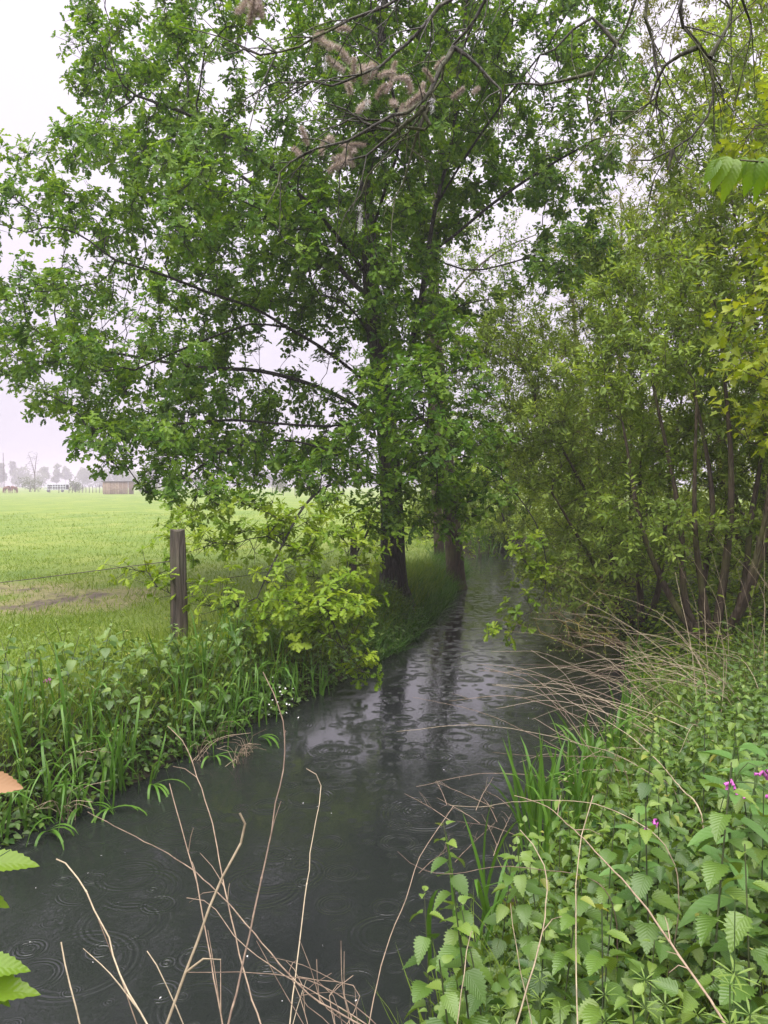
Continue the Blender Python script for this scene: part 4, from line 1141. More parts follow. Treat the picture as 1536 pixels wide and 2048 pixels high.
cane('second diagonal stalk lying just above the longest one', pc((770, 2075, 1.7), (640, 1990, 1.75), (540, 1930, 1.8), (470, 1870, 1.85), (410, 1800, 1.9), (374, 1795, 1.9)), .0028, .0010, 'reddish_straw', twigs=2)
cane('nearly level thin stalk crossing two upright ones', pc((740, 2040, 1.6), (640, 1972, 1.65), (520, 1950, 1.7), (430, 1946, 1.7), (376, 1946, 1.7)), .0024, .0010, 'reddish_straw')
cane('slim stalk with a small hooked crook at the top', pc((580, 2060, 1.9), (596, 1920, 2.0), (609, 1800, 2.1), (617, 1741, 2.15), (625, 1674, 2.2), (637, 1612, 2.25), (642, 1573, 2.3), (633, 1550, 2.3), (613, 1538, 2.3)), .0036, .0012, twigs=2)
cane('bowed stalk leaning right between the water and the iris', pc((735, 2060, 2.1), (770, 1900, 2.25), (812, 1796, 2.35), (840, 1714, 2.45), (875, 1659, 2.5), (908, 1612, 2.55)), .0032, .0011, 'reddish_straw')
cane('low stalk sagging across the water towards the iris', pc((1180, 1760, 2.7), (1080, 1742, 2.75), (1000, 1733, 2.8), (930, 1745, 2.8), (871, 1745, 2.85), (820, 1725, 2.9), (795, 1702, 2.9)), .0030, .0010, 'reddish_straw')
cane('bow-shaped stalk bulging right in front of the nettles', pc((1030, 2060, 1.4), (1078, 1897, 1.5), (1095, 1806, 1.6), (1090, 1731, 1.7), (1066, 1686, 1.75), (1041, 1657, 1.8)), .0036, .0014, twigs=1)
cane('upright stalk standing straight in the middle of the nettles', pc((1155, 2060, 1.4), (1153, 1897, 1.5), (1153, 1773, 1.55), (1165, 1669, 1.6), (1188, 1590, 1.65)), .0030, .0012)
cane('long stalk falling diagonally from the nettles to the water', pc((1470, 2080, 1.2), (1376, 1938, 1.35), (1306, 1839, 1.5), (1256, 1773, 1.65), (1190, 1702, 1.85), (1132, 1648, 2.1), (1082, 1607, 2.3), (1030, 1590, 2.4)), .0040, .0013, 'reddish_straw', twigs=5)
cane('arched stalk lying over the tops of the iris leaves', pc((1300, 1662, 2.6), (1264, 1640, 2.65), (1190, 1611, 2.75), (1107, 1603, 2.85), (1024, 1607, 2.95), (962, 1615, 3.05), (900, 1611, 3.1)), .0034, .0011)
cane('thin stalk just left of the bow-shaped one', pc((1068, 2060, 1.6), (1041, 1938, 1.65), (1024, 1806, 1.7)), .0022, .0010)
cane('short stalk with a bent tip between iris and nettles', pc((914, 2060, 1.7), (929, 1946, 1.75), (943, 1864, 1.8), (946, 1858, 1.8)), .0026, .0013)
cane('long straw stalk reaching over the water from the purple flowers', pc((1400, 1620, 3.6), (1368, 1582, 3.8), (1314, 1520, 4.2), (1244, 1462, 4.7), (1136, 1400, 5.3), (1080, 1365, 5.6)), .0050, .0016, twigs=2)
cane('straw stalk nearly level above the iris tips', pc((1340, 1570, 4.0), (1297, 1545, 4.1), (1231, 1508, 4.3), (1148, 1483, 4.6), (1068, 1437, 4.9)), .0042, .0014)
cane('thin straw stalk ending low over open water', pc((1230, 1520, 4.6), (1150, 1512, 4.7), (1080, 1513, 4.8), (985, 1505, 4.9)), .0036, .0012, 'reddish_straw')
for i in range(9):
    px = rng.uniform(560, 760)
    q = [(px + rng.uniform(-10, 40), 2060, 1.7), (px + rng.normal(0, 30), 1990, 1.75), (px + rng.normal(-40, 50), rng.uniform(1880, 1960), 1.8)]
    cane('fine broken stalk in the tangle at the bottom edge', pc(*q), .0022, .0009, 'reddish_straw', 'fine stalks at the bottom edge', twigs=2)
# the bleached tangle on the right bank below the willows
for i in range(90):
    d = rng.uniform(5.0, 8.4); px = rng.uniform(1180, 1560) ; x = (px - 768) / FPX * d
    x = max(x, Rx(d) + .35); z0 = gz(x, d) + .02
    L = rng.uniform(.7, 1.9); a = rng.normal(math.pi * .95, .6); el = abs(rng.normal(.3, .3))
    dv = np.array((math.cos(a) * math.cos(el), math.sin(a) * math.cos(el), math.sin(el)))
    p0 = np.array((x, d, z0)); sag = rng.uniform(.05, .28)
    pts = [p0, p0 + dv * L * .35 + (0, 0, .10), p0 + dv * L * .7 + (0, 0, .08), p0 + dv * L + (0, 0, -sag * .5)]
    for p in pts[1:]: p[2] = max(p[2], .06 + rng.uniform(0, .1), gz(p[0], p[1]) + .12)
    cane('bleached stalk in the leaning tangle below the willows', pts, rng.uniform(.0026, .0044), .0013, 'straw' if i % 4 else 'reddish_straw', 'bleached stalks below the willows', root=False, twigs=int(rng.integers(0, 3)))
for i in range(14):
    d = rng.uniform(5.5, 8.0); px = rng.uniform(1380, 1580); x = (px - 768) / FPX * d; z0 = gz(x, d)
    p0 = np.array((x, d, z0)); L = rng.uniform(.8, 1.4)
    cane('upright bleached stalk beside the reddish willow stems', [p0, p0 + (rng.normal(0, .08), 0, L * .5), p0 + (rng.normal(-.15, .2), rng.normal(0, .1), L)], .0038, .0014, 'straw', 'upright stalks by the willow stems', root=False, twigs=2)
# broken twigs lying in the water by the iris
for i in range(12):
    q = P(rng.uniform(860, 1010), rng.uniform(1590, 1740), 1); d = EYE / (EYE - q[2]); q = P(0, 0, 1) * 0 + np.array((q[0] * d, d, .01))
    a = rng.uniform(0, 3.14); L = rng.uniform(.25, .6); v = np.array((math.cos(a), math.sin(a), rng.uniform(.05, .5)))
    cane('dark drowned twig sticking out of the water by the iris', [q - v * L * .4, q + (0, 0, .02), q + v * L * .6], .0032, .0010, 'reddish_straw', 'drowned twigs by the iris', root=False, twigs=3, name='drowned_twig')
# dry straw wisps on the left bank
for (px, py) in ((125, 1605), (150, 1560), (400, 1490), (425, 1455), (470, 1500), (490, 1480), (175, 1500)):
    d = (EYE - .12) * FPX / (py - 966) ; q = P(px, py, d); x, y = q[0], q[1]
    r_ = empty('straw_tuft', (x, y, max(0, gz(x, y)) - .02)); tag(r_, 'tuft of dead brown straw at the foot of the left bank', 'straw tuft', 'dead straw tufts on the left bank')
    for j in range(12):
        a = rng.uniform(0, 6.28); L = rng.uniform(.15, .34)
        v = np.array((rng.normal(.2, .3), rng.normal(-.3, .3), 1))
        obj('straw', mesh_data('straw', tube_groups([(rng.normal(0, .04), rng.normal(0, .04), 0), v * L * .6, v * L * np.array((1.6, 1.6, .75))], .003, .0012, .06, k=4), M['straw' if j % 2 else 'reddish_straw']), r_)

# pale seed fluff and petals drifting on the stream
n = 60
y = 3.2 + 18 * rng.uniform(0, 1, n) ** 1.6; x = Lx(y) + (Rx(y) - Lx(y)) * rng.uniform(.08, .92, n)
a = rng.uniform(0, 6.28, n)
M['drift'] = plain_mat('drift', (.45, .44, .44), (.7, .69, .7), .8, 60, .2, .2)
drift = obj('floating_fluff', mesh_data('floating_fluff', [scatter(*OVATE, np.stack([x, y, np.full(n, .006)], 1), np.stack([np.cos(a), np.sin(a), rng.normal(0, .15, n)], 1),
            np.tile((0, 0, 1.), (n, 1)) + rng.normal(0, .3, (n, 3)), rng.uniform(.006, .015, n), np.full(n, .5))], M['drift']))
tag(drift, 'pale seed fluff drifting on the dark stream', 'seed fluff', None, 'stuff')

# ------------------------------------------------------------------ flowering plants
M['purple'] = plain_mat('purple_petal', (.30, .05, .26), (.48, .12, .40), .5, 30, .1)
M['white_petal'] = plain_mat('white_petal', (.7, .7, .66), (.82, .82, .8), .6, 30, .05)
M['yellow_petal'] = plain_mat('yellow_petal', (.7, .5, .05), (.8, .6, .08), .6, 30, .05)
comfrey_leaf = [mesh_data('comfrey_leaf', [(*rows_leaf([(v, .19 * math.sin(math.pi * v ** .8) ** .8 + .004) for v in np.linspace(0.001, .999, 11)], f, c), None)], M['comfrey_leaf']) for f, c in ((.35, .3), (.25, .45), (.5, .2))]
def bell_mesh():
    g = []
    prof = [(.0025, 0), (.0035, .006), (.0048, .012), (.0046, .016), (.006, .019)]
    k = 8; v = []; f = []
    for i, (r, z) in enumerate(prof):
        for j in range(k): a = j * 2 * math.pi / k; v.append((r * math.cos(a), r * math.sin(a), -z))
        if i:
            for j in range(k): f.append(((i - 1) * k + j, (i - 1) * k + (j + 1) % k, i * k + (j + 1) % k, i * k + j))
    return mesh_data('bell', [(np.array(v), np.array(f), None, None)], M['purple'])
bell = bell_mesh()
def comfrey(x, y, h, label, rz, clusters):
    z = gz(x, y); root = empty('comfrey_plant', (x, y, z), rz); tag(root, label, 'comfrey')
    obj('stem', mesh_data('comfrey_stem', tube_groups([(0, 0, 0), (.02, 0, h * .4), (-.01, .02, h * .75), (0, 0, h)], .0075, .004, .08), M['green_stem']), root)
    for i in range(16):
        t = .2 + .78 * i / 15; a = i * 2.4 + rng.normal(0, .2); s = .24 * (1 - .5 * t) * rng.uniform(.85, 1.15)
        leaf_obj('leaf', comfrey_leaf[i % 3], root, (0, 0, h * t), (math.cos(a), math.sin(a), .25 + rng.normal(0, .2)), (0, 0, 1), s)
    for (dx, dy, dz) in clusters:
        st = obj('flower_stalk', mesh_data('flower_stalk', tube_groups([(0, 0, h * .85), (dx * .5, dy * .5, h * .85 + dz * .7 + .03), (dx, dy, h * .85 + dz)], .003, .0015, .03), M['green_stem']), root)
        for j in range(6):
            b = obj('bell_flower', bell, st); b.location = (dx + rng.normal(0, .012), dy + rng.normal(0, .012), h * .85 + dz + rng.normal(-.006, .01)); s = rng.uniform(.9, 1.3)
            b.scale = (s, s, s); b.rotation_euler = (rng.normal(0, .5), rng.normal(0, .5), 0)
c0 = P(1440, 1560, 2.55)
comfrey(c0[0] + .05, c0[1], c0[2] - gz(c0[0], c0[1]) + .12, 'comfrey with mauve bell flowers standing above the nettles', .3, [(.06, -.05, .06), (-.05, -.06, .02), (.09, -.1, -.03)])
comfrey(c0[0] + .28, c0[1] + .3, c0[2] - gz(c0[0], c0[1]) + .02, 'broad-leaved comfrey at the right edge behind the flowering one', 1.6, [(-.12, -.08, .08)])
comfrey(c0[0] - .12, c0[1] + .45, c0[2] - gz(c0[0], c0[1]) - .18, 'smaller comfrey with few flowers behind the mauve one', 2.6, [(-.04, -.06, .05)])

# cleavers: whorls of narrow leaves up a thin stem
narrow = rows_leaf([(0, .004), (.3, .05), (.7, .06), (1, .004)], .2, .1)
def whorl_mesh(n, s):
    a = np.arange(n) * 2 * math.pi / n
    ax = np.stack([np.cos(a), np.sin(a), np.full(n, .25)], 1)
    return mesh_data('whorl', [scatter(*narrow, ax * .002, ax, np.tile((0, 0, 1.), (n, 1)), np.full(n, s), np.full(n, .75))], M['nettle_leaf'])
whorls = [whorl_mesh(7, .034), whorl_mesh(6, .042), whorl_mesh(7, .026)]
for i, (px, py, d) in enumerate(((1470, 1800, 1.35), (1330, 2010, 1.15), (1460, 1970, 1.05), (1395, 2030, 1.1), (1210, 1990, 1.35), (1080, 1960, 1.6), (1290, 1960, 1.3), (1500, 2030, 1.0), (1120, 2020, 1.45), (1000, 2020, 1.75))):
    q = P(px, py, d); g = gz(q[0], q[1]); h = q[2] - g
    r_ = empty('cleavers_plant', (q[0], q[1], g)); tag(r_, 'cleavers stem with star-like whorls of narrow leaves among nettles', 'cleavers', 'cleavers among the nettles')
    obj('stem', mesh_data('cleavers_stem', tube_groups([(0.05, 0, 0), (.02, .03, h * .5), (0, 0, h)], .0018, .0012, .1, k=4), M['green_stem']), r_)
    for j in range(5):
        o = obj('whorl', whorls[(2, 0, 1, 1, 1)[j]], r_); t = (1, .95, .87, .78, .67)[j]; o.location = (.03 * (1 - t), .02 * (1 - t), h * t); o.rotation_euler = (rng.normal(0, .15), rng.normal(0, .15), rng.uniform(0, 6))
# white-flowered herb at the foot of the oak skirt
for i, (px, py, d) in enumerate(((550, 1345, 7.6), (572, 1375, 7.4), (540, 1400, 7.2), (565, 1430, 7.2), (480, 1320, 8.0))):
    q = P(px, py, d); g = max(0, gz(q[0], q[1]))
    r_ = empty('white_flower_herb', (q[0], q[1], g)); tag(r_, 'herb with tiny white flowers at the bank edge under the oak shoots', 'wildflower', 'white-flowered herbs under the oak shoots')
    h = max(.15, q[2] - g)
    obj('stem', mesh_data('herb_stem', tube_groups([(0, 0, 0), (.01, 0, h * .5), (0, 0, h)], .003, .0015, .1, k=4), M['green_stem']), r_)
    for j in range(7):
        a = rng.uniform(0, 6.28, 5) * 0 + np.arange(5) * 1.257; ax = np.stack([np.cos(a), np.sin(a), np.full(5, .3)], 1)
        o = obj('flower', mesh_data('flower', [scatter(*OVATE, np.zeros((5, 3)), ax, np.tile((0, 0, 1.), (5, 1)), np.full(5, .011), np.full(5, .5))], M['white_petal']), r_)
        o.location = (rng.normal(0, .07), rng.normal(0, .05), h - abs(rng.normal(0, .12))); o.rotation_euler = (rng.normal(.5, .4), rng.normal(0, .4), 0)
    for j in range(8):
        a = rng.uniform(0, 6.28); leaf_obj('leaf', nettle_leaf_meshes[j % 3], r_, (0, 0, h * rng.uniform(.2, .9)), (math.cos(a), math.sin(a), -.1), (0, 0, 1), rng.uniform(.05, .08))
q = P(92, 1362, 6.0); g = gz(q[0], q[1])
r_ = empty('purple_flower_herb', (q[0], q[1], g)); tag(r_, 'single herb with a dull purple flower head above the left bank', 'wildflower')
h = q[2] - g; obj('stem', mesh_data('herb_stem', tube_groups([(0, 0, 0), (.02, 0, h * .5), (0, 0, h)], .003, .0015, .1, k=4), M['green_stem']), r_)
for j in range(9):
    o = obj('flower', bell, r_); o.location = (rng.normal(0, .022), rng.normal(0, .015), h + rng.normal(0, .012)); o.scale = (1.4,) * 3; o.rotation_euler = (rng.normal(1.2, .8), rng.normal(0, .8), 0)
for j in range(8):
    a = j * 2.4; leaf_obj('leaf', nettle_leaf_meshes[j % 3], r_, (0, 0, h * (.3 + .08 * j)), (math.cos(a), math.sin(a), -.1), (0, 0, 1), .05)

# ------------------------------------------------------------------ sprays close to the lens
broad = [mesh_data('broad_leaf', [(*toothed(9, w, f, c, .08, .75), None)], M['broad_leaf']) for w, f, c in ((.25, .35, .3), (.28, .5, .45), (.22, .3, .6))]
def sprig(label, pts, leaves, r=.0022, mat='green_stem', name='leafy_sprig'):
    pts = [np.asarray(p, float) for p in pts]; base = pts[0].copy()
    root = empty(name, base); tag(root, label, 'leafy twig')
    obj('stem', mesh_data('sprig_stem', tube_groups([p - base for p in pts], r, r * .45, .05, k=6), M[mat]), root)
    for (p, ax, nr, s, k) in leaves:
        p = np.asarray(p) - base
        leaf_obj('leaf', broad[k % 3], root, p, ax, nr, s)
foot = np.array((-.62, .62, gz(-.62, .62)))
sprig('bright lobed leaves of a sapling reaching in at the left edge', [foot, (-.62, .9, 1.0), (-.66, 1.1, 1.45), P(-60, 1750, 1.15), P(20, 1700, 1.15)],
      [(P(-40, 1730, 1.15), (.95, .1, .12), (.1, -.5, 1), .078, 0), (P(-60, 1725, 1.13), (.8, -.1, -.75), (.5, -.7, .6), .07, 2), (P(-70, 1790, 1.15), (.9, .1, -.15), (.1, -.6, .8), .06, 1)])
foot = np.array((-.55, .5, gz(-.55, .5)))
sprig('lower pair of bright leaves below the sapling leaves at the left edge', [foot, (-.56, .75, .8), (-.6, .9, 1.3), P(-70, 1960, 1.0)],
      [(P(-60, 1935, 1.0), (.95, .1, .05), (.0, -.5, 1), .07, 0), (P(-50, 1990, 1.0), (.9, .0, .25), (-.2, -.5, 1), .072, 1), (P(-65, 1955, 1.0), (.8, .0, -.3), (.3, -.6, 1), .06, 2)])
# one orange dead leaf on a bare twig
foot = np.array((-.9, .75, max(0, gz(-.9, .75)) - .02)); tp = P(-45, 1560, 1.3)
r_ = empty('dead_leaf_twig', foot); tag(r_, 'single orange dead leaf on a bare twig at the left edge', 'dead leaf')
obj('stem', mesh_data('dead_twig', tube_groups([(0, 0, 0), (tp - foot) * .5 + (0, .05, .1), tp - foot], .002, .001, .06, k=5), M['reddish_straw']), r_)
dl = mesh_data('dead_leaf', [(*toothed(9, .26, .3, .15, .06, .75), None)], M['dead_leaf'])
leaf_obj('leaf', dl, r_, tp - foot, (1, -.05, -.12), (.1, -.75, .6), .074)
# drooping chestnut-like spray at the right edge
tw = [P(1700, 250, 1.9), P(1600, 300, 1.85), P(1535, 325, 1.8), P(1480, 320, 1.78)]
tw = [np.array((1.9, 1.6, 3.6))] + tw
lv = []
for i in range(8):
    px = 1440 + i * 17; p = P(px, 318 - (i % 2) * 5, 1.8)
    lv.append((p, (-.55 + .09 * i, -.12 * (i % 3), -.75), (-.35 + .06 * i, -.85, .35), .06 + .012 * (i % 3), i))
sprig('drooping bright green leaf spray hanging in at the upper right edge', tw, lv, .004, 'willow_bark', 'drooping_leaf_spray')

# ------------------------------------------------------------------ poplar overhead: bare mossy limbs with seed catkins
pop_base = np.array((3.4, 1.6, gz(3.4, 1.6) - .05))
pop = [[pop_base, pop_base + (0, .1, 3), pop_base + (-.1, .2, 6), pop_base + (-.3, .4, 9)]]
pop_l = [
    [pop_base + (-.1, .2, 6.2), P(1180, -320, 4.6), P(1000, -60, 4.9), P(960, 30, 5.0), P(908, 95, 5.1), P(870, 190, 5.2), P(800, 290, 5.3), P(735, 350, 5.4), P(722, 390, 5.4)],
    [P(908, 95, 5.1), P(840, 200, 5.0), P(760, 250, 4.9), P(690, 280, 4.85), P(580, 325, 4.8), P(560, 345, 4.8)],
    [P(870, 190, 5.2), P(845, 240, 5.25), P(820, 330, 5.3), P(790, 395, 5.35)],
    [P(1000, -60, 4.9), P(880, 20, 4.75), P(820, 80, 4.7), P(760, 130, 4.65), P(690, 160, 4.6), P(560, 165, 4.55)],
    [P(1180, -320, 4.6), P(900, -120, 4.4), P(770, 10, 4.35), P(700, 40, 4.35), P(560, 100, 4.3), P(490, 95, 4.3), P(470, 85, 4.3)],
    [P(908, 95, 5.1), P(960, 130, 5.05), P(1000, 180, 5.0), P(1005, 240, 5.0)],
    [P(850, 215, 5.0), P(790, 260, 5.1), P(690, 220, 5.1), P(650, 205, 5.1)],
    [P(820, 240, 5.0), P(730, 310, 5.1), P(680, 330, 5.15), P(645, 345, 5.2)],
    [P(840, 215, 5.1), P(860, 250, 5.1), P(740, 235, 5.15), P(640, 260, 5.2)],
    [pop_base + (-.1, .2, 6.0), P(1420, -300, 4.3), P(1290, -80, 4.6), P(1265, 10, 4.7), P(1235, 90, 4.8), P(1190, 140, 4.9), P(1180, 190, 4.9), P(1184, 280, 4.95)],
    [P(1190, 145, 4.9), P(1120, 162, 4.95), P(1010, 170, 5.0)],
    [P(1235, 90, 4.8), P(1180, 40, 4.85), P(1110, 100, 4.9), P(1080, 110, 4.9)],
    [pop_base + (-.1, .2, 5.6), P(1500, -200, 3.9), P(1365, -30, 4.3), P(1370, 50, 4.4), P(1420, 115, 4.5), P(1425, 200, 4.55), P(1380, 270, 4.6), P(1345, 300, 4.65), P(1300, 320, 4.7), P(1260, 320, 4.75)],
    [P(1345, 300, 4.65), P(1335, 340, 4.65)],
    [P(1395, 95, 4.45), P(1330, 130, 4.6), P(1300, 200, 4.7), P(1285, 220, 4.75)],
    [P(1420, 115, 4.5), P(1460, 20, 4.5), P(1440, -20, 4.5)],
    [P(1500, -200, 3.9), P(1480, 0, 4.2), P(1505, 50, 4.3), P(1500, 80, 4.3)],
    [P(1290, -80, 4.6), P(1295, 40, 4.7), P(1315, 130, 4.75), P(1310, 200, 4.8), P(1250, 240, 4.85)],
]
root = empty('overhanging_poplar', pop_base); tag(root, 'bare mossy poplar limbs with fluffy catkins hanging into the top of view', 'tree')
obj('trunk', mesh_data('poplar_trunk', tube_groups([p - pop_base for p in pop[0]], .19, .10, .3), M['poplar_bark']), root)
tips = []
for k, l in enumerate(pop_l):
    big = k in (0, 9, 12); r0 = (.045 if big else .016) if k not in (1, 3, 4) else .02
    q = spline([p - pop_base for p in l], .09)
    if len(q) > 4: q[2:-1] += rng.normal(0, .010, (len(q) - 3, 3))
    g = tube_groups(q, r0, .0045, power=.7, resample=False)
    limb = obj('limb', mesh_data('poplar_limb', g, M['poplar_bark']), root)
    n = len(q); tg = []
    for j in range(int(n * (.9 if big else .8))):
        i = int(rng.integers(int(n * .35), n)); d = norm(q[min(i + 1, n - 1)] - q[i - 1])
        v = norm(d * .8 + rng.normal(0, .55, 3) + (0, 0, -.15)); L = rng.uniform(.12, .5)
        m = q[i] + v * L * .5 + rng.normal(0, .03, 3); e = q[i] + v * L + (0, 0, -.06)
        tg += tube_groups([q[i], m, e], .005, .002, .08, k=4)
        if rng.uniform() < .6: e2 = m + norm(v + rng.normal(0, .6, 3)) * L * .5; tg += tube_groups([m, e2], .0032, .0015, .1, k=3)
    t_ = obj('twigs', mesh_data('poplar_twigs', tg, M['poplar_bark']), limb); t_['kind'] = 'stuff'
def fluff_mesh():
    n = 700; t = rng.uniform(0, 1, n); a = rng.uniform(0, 6.28, n)
    c = np.stack([.012 * np.sin(t * 2.5), np.zeros(n), t * .10], 1); rad = .010 * np.sin(np.clip(t * 1.05 + .06, 0, 1) * math.pi) ** .6
    dr = np.stack([np.cos(a), np.sin(a), rng.normal(.3, .4, n)], 1)
    tv = np.array([(-.045, 0, 0), (.045, 0, 0), (0, 1, 0)]); tf = np.array([(0, 1, 2)])
    g = scatter(tv, tf, None, c + dr * (rad * .6)[:, None], dr, rng.normal(size=(n, 3)), rng.uniform(.010, .026, n), rng.uniform(.3, 1, n))
    core = []
    k = 7; v = []; f = []
    for i in range(9):
        s = i / 8; r_c = .0055 * math.sin(min(1, s * .92 + .06) * math.pi) ** .6
        for j in range(k): b = j * 2 * math.pi / k; v.append((.012 * math.sin(s * 2.5) + r_c * math.cos(b), r_c * math.sin(b), s * .10))
        if i:
            for j in range(k): f.append(((i - 1) * k + j, (i - 1) * k + (j + 1) % k, i * k + (j + 1) % k, i * k + j))
    return mesh_data('catkin', [g, (np.array(v), np.array(f), None, None)], M['catkin'])
M['catkin'] = leaf_mat('catkin', (.22, .165, .15), (.40, .32, .305), (.62, .55, .55), rough=.85, trans=.15, tgain=.8, spec=.1)
M['fluff'] = plain_mat('seed_fluff', (.5, .49, .5), (.75, .73, .75), .9, 60, .2, .1)
ck = [fluff_mesh() for _ in range(3)]
clusters = [(495, 30, 4.3, 5), (660, 70, 4.6, 2), (690, 75, 4.7, 2), (705, 125, 4.8, 3), (725, 165, 4.9, 4), (750, 205, 5.0, 3), (805, 185, 5.1, 4), (880, 150, 5.1, 3), (695, 215, 5.05, 2), (650, 312, 5.2, 5), (705, 320, 5.2, 6), (620, 317, 5.2, 2), (780, 215, 5.1, 3), (866, 180, 5.1, 2)]
for (px, py, d, n) in clusters:
    for j in range(n):
        p = P(px + rng.normal(0, 20), py + rng.normal(0, 16), d + rng.normal(0, .05)) - pop_base
        o = obj('catkin', ck[j % 3], root); o.location = p; s = rng.uniform(.95, 1.35); o.scale = (s, s, s * 1.05)
        o.rotation_euler = (rng.normal(0, .7), rng.normal(-.4, .8), rng.uniform(0, 6))
for (px, py, d) in ((650, 110, 4.7), (735, 185, 5), (720, 410, 5.4), (719, 435, 5.4), (865, 195, 5.1)):
    n = 90; t = rng.uniform(0, 1, n); p0 = P(px, py, d) - pop_base
    c = p0 + np.stack([rng.normal(0, .008, n), rng.normal(0, .008, n), -.10 * t], 1)
    dr = rng.normal(size=(n, 3)); dr[:, 2] -= 1
    tv = np.array([(-.1, 0, 0), (.1, 0, 0), (0, 1, 0)]); tf = np.array([(0, 1, 2)])
    obj('seed_fluff', mesh_data('seed_fluff', [scatter(tv, tf, None, c, dr, rng.normal(size=(n, 3)), rng.uniform(.012, .028, n), np.full(n, .5))], M['fluff']), root)

# ------------------------------------------------------------------ fence
M['post_wood'] = bark_mat('post_wood', (.022, .017, .013), (.10, .078, .058), (.10, .11, .06), .35, 7, .9, .07, .02)
M['wire'] = plain_mat('rusty_wire', (.03, .025, .022), (.10, .07, .055), .6, 40, .1)
def post(label, px, d, top_px, w, lean):
    q = P(px, 1200, d); x = q[0]; z0 = gz(x, d) - .15; z1 = P(px, top_px, d)[2]
    k = 20; v = []; f = []; H = 9
    prof = 1 + .06 * np.sin(np.arange(k) * 2.1) + rng.normal(0, .035, k)
    for i in range(H + 1):
        t = i / H; zz = (z1 - z0) * t; wv_ = w * (1.05 - .12 * t) * (.93 if i == H else 1)
        for j in range(k):
            a = j * 2 * math.pi / k; r = wv_ * prof[j] * (1 + .05 * math.sin(3 * a + t * 2)) * (1 + rng.normal(0, .012))
            v.append((r * math.cos(a) + lean * t, r * math.sin(a), zz + (.012 * math.sin(a * 2 + 1) if i == H else 0)))
        if i:
            for j in range(k): f.append(((i - 1) * k + j, (i - 1) * k + (j + 1) % k, i * k + (j + 1) % k, i * k + j))
    v.append((lean, 0, z1 - z0 + .006)); c = len(v) - 1
    tri = [(H * k + j, H * k + (j + 1) % k, c) for j in range(k)]
    V = np.array(v)
    root = empty('fence_post', (x, d, z0)); tag(root, label, 'fence post')
    obj('shaft', mesh_data('post_shaft', [(V, np.array(f), None, None)], M['post_wood']), root)
    obj('cut_top', mesh_data('post_top', [(V, np.array(tri), None, None)], M['post_wood'], False), root)
    return np.array((x, d, z0)), z1
A, za = post('thick weathered wooden fence post standing before the meadow', 358, 8.15, 1060, .086, -.01)
B, zb = post('thin dark fence post half hidden by oak leaves near the trunk', 705, 13.3, 1072, .06, .02)
def wire(label, a, b, sag):
    a, b = np.array(a), np.array(b); m = (a + b) / 2 - (0, 0, sag)
    o = obj('fence_wire', mesh_data('fence_wire', tube_groups([np.zeros(3), m - a, b - a], .0042, .0042, .3, k=5), M['wire']), None, a); tag(o, label, 'wire')
wire('sagging rusty wire strung from the thick post towards the oak', (A[0] + .08, A[1], P(358, 1168, 8.15)[2]), (B[0], B[1], zb - .12), .12)
wire('rusty wire strung from the thick post out to the left', (A[0] - .08, A[1] - .02, P(340, 1122, 8.15)[2]), (-6.6, 7.2, 1.05), .06)

# ------------------------------------------------------------------ far side of the meadow
M['far_leaf'] = leaf_mat('far_leaf', (.05, .075, .03), (.075, .105, .038), (.12, .14, .05), rough=.6)
M['shed_wood'] = plain_mat('shed_wood', (.20, .14, .105), (.32, .235, .18), .8, 3, .3)
M['shed_roof'] = plain_mat('shed_roof', (.06, .055, .055), (.12, .11, .11), .7, 2, .2)
M['trailer_white'] = plain_mat('trailer_white', (.42, .44, .50), (.6, .62, .68), .5, 2, .1)
M['dark_gap'] = plain_mat('dark_gap', (.03, .03, .04), (.06, .06, .07), .7, 2, .1)
M['horse_coat'] = plain_mat('horse_coat', (.10, .045, .03), (.20, .09, .055), .6, 2, .1)
M['horse_mane'] = plain_mat('horse_mane', (.02, .015, .012), (.04, .03, .025), .6, 5, .1)
def far_tree(label, x, y, h, w, tint, conical=False, group='trees along the far meadow edge'):
    z = gz(x, y); root = empty('far_tree', (x, y, z)); tag(root, label, 'tree', group)
    obj('trunk', mesh_data('far_trunk', tube_groups([(0, 0, 0), (.1, 0, h * .4), (0, 0, h * .8)], .16, .05, .8), M['willow_bark']), root)
    nb = 9; pos = []
    for b in range(nb):
        t = rng.uniform(.25, .95); rr = w * (1.1 - t if conical else math.sqrt(max(.05, 1 - (2 * t - 1.05) ** 2))) * .75
        c = np.array((rng.normal(0, .5) * rr, rng.normal(0, .5) * rr, h * t)); s = w * (.2 if conical else .42)
        q = rng.normal(size=(75, 3)); q /= np.linalg.norm(q, axis=1)[:, None]
        pos.append(c + q * (s * rng.uniform(.5, 1.15, 75) ** .5)[:, None] * (1, 1, .85))
    pos = np.concatenate(pos); pos = pos[pos[:, 2] > .15]; n = len(pos)
    ax = rng.normal(size=(n, 3)); nr = rng.normal(size=(n, 3)) + (0, 0, .8)
    obj('crown', mesh_data('far_crown', [scatter(*OVATE, pos, ax, nr, rng.uniform(.07, .16, n) * h, np.clip(rng.normal(tint, .15, n), 0, 1))], M['far_leaf']), root)
looks = ['rounded hazy tree', 'low bushy hazy tree', 'pale olive hazy tree', 'tall narrow hazy tree']
k = 0
for px in np.arange(-50, 990, 19):
    d = rng.uniform(400, 490); x = (px + rng.normal(0, 6) - 768) / FPX * d; kind = int(rng.integers(4))
    h = (7.5, 5.0, 7.0, 9.5)[kind] * rng.uniform(.85, 1.2); w = (4.2, 4.2, 3.6, 2.4)[kind] * rng.uniform(.9, 1.2); h *= 1.35; w *= 1.7
    far_tree(looks[kind] + ' in the row closing the far meadow edge', x, d, h, w, rng.uniform(.3, .85), kind == 3, looks[kind] + 's at the far meadow edge')
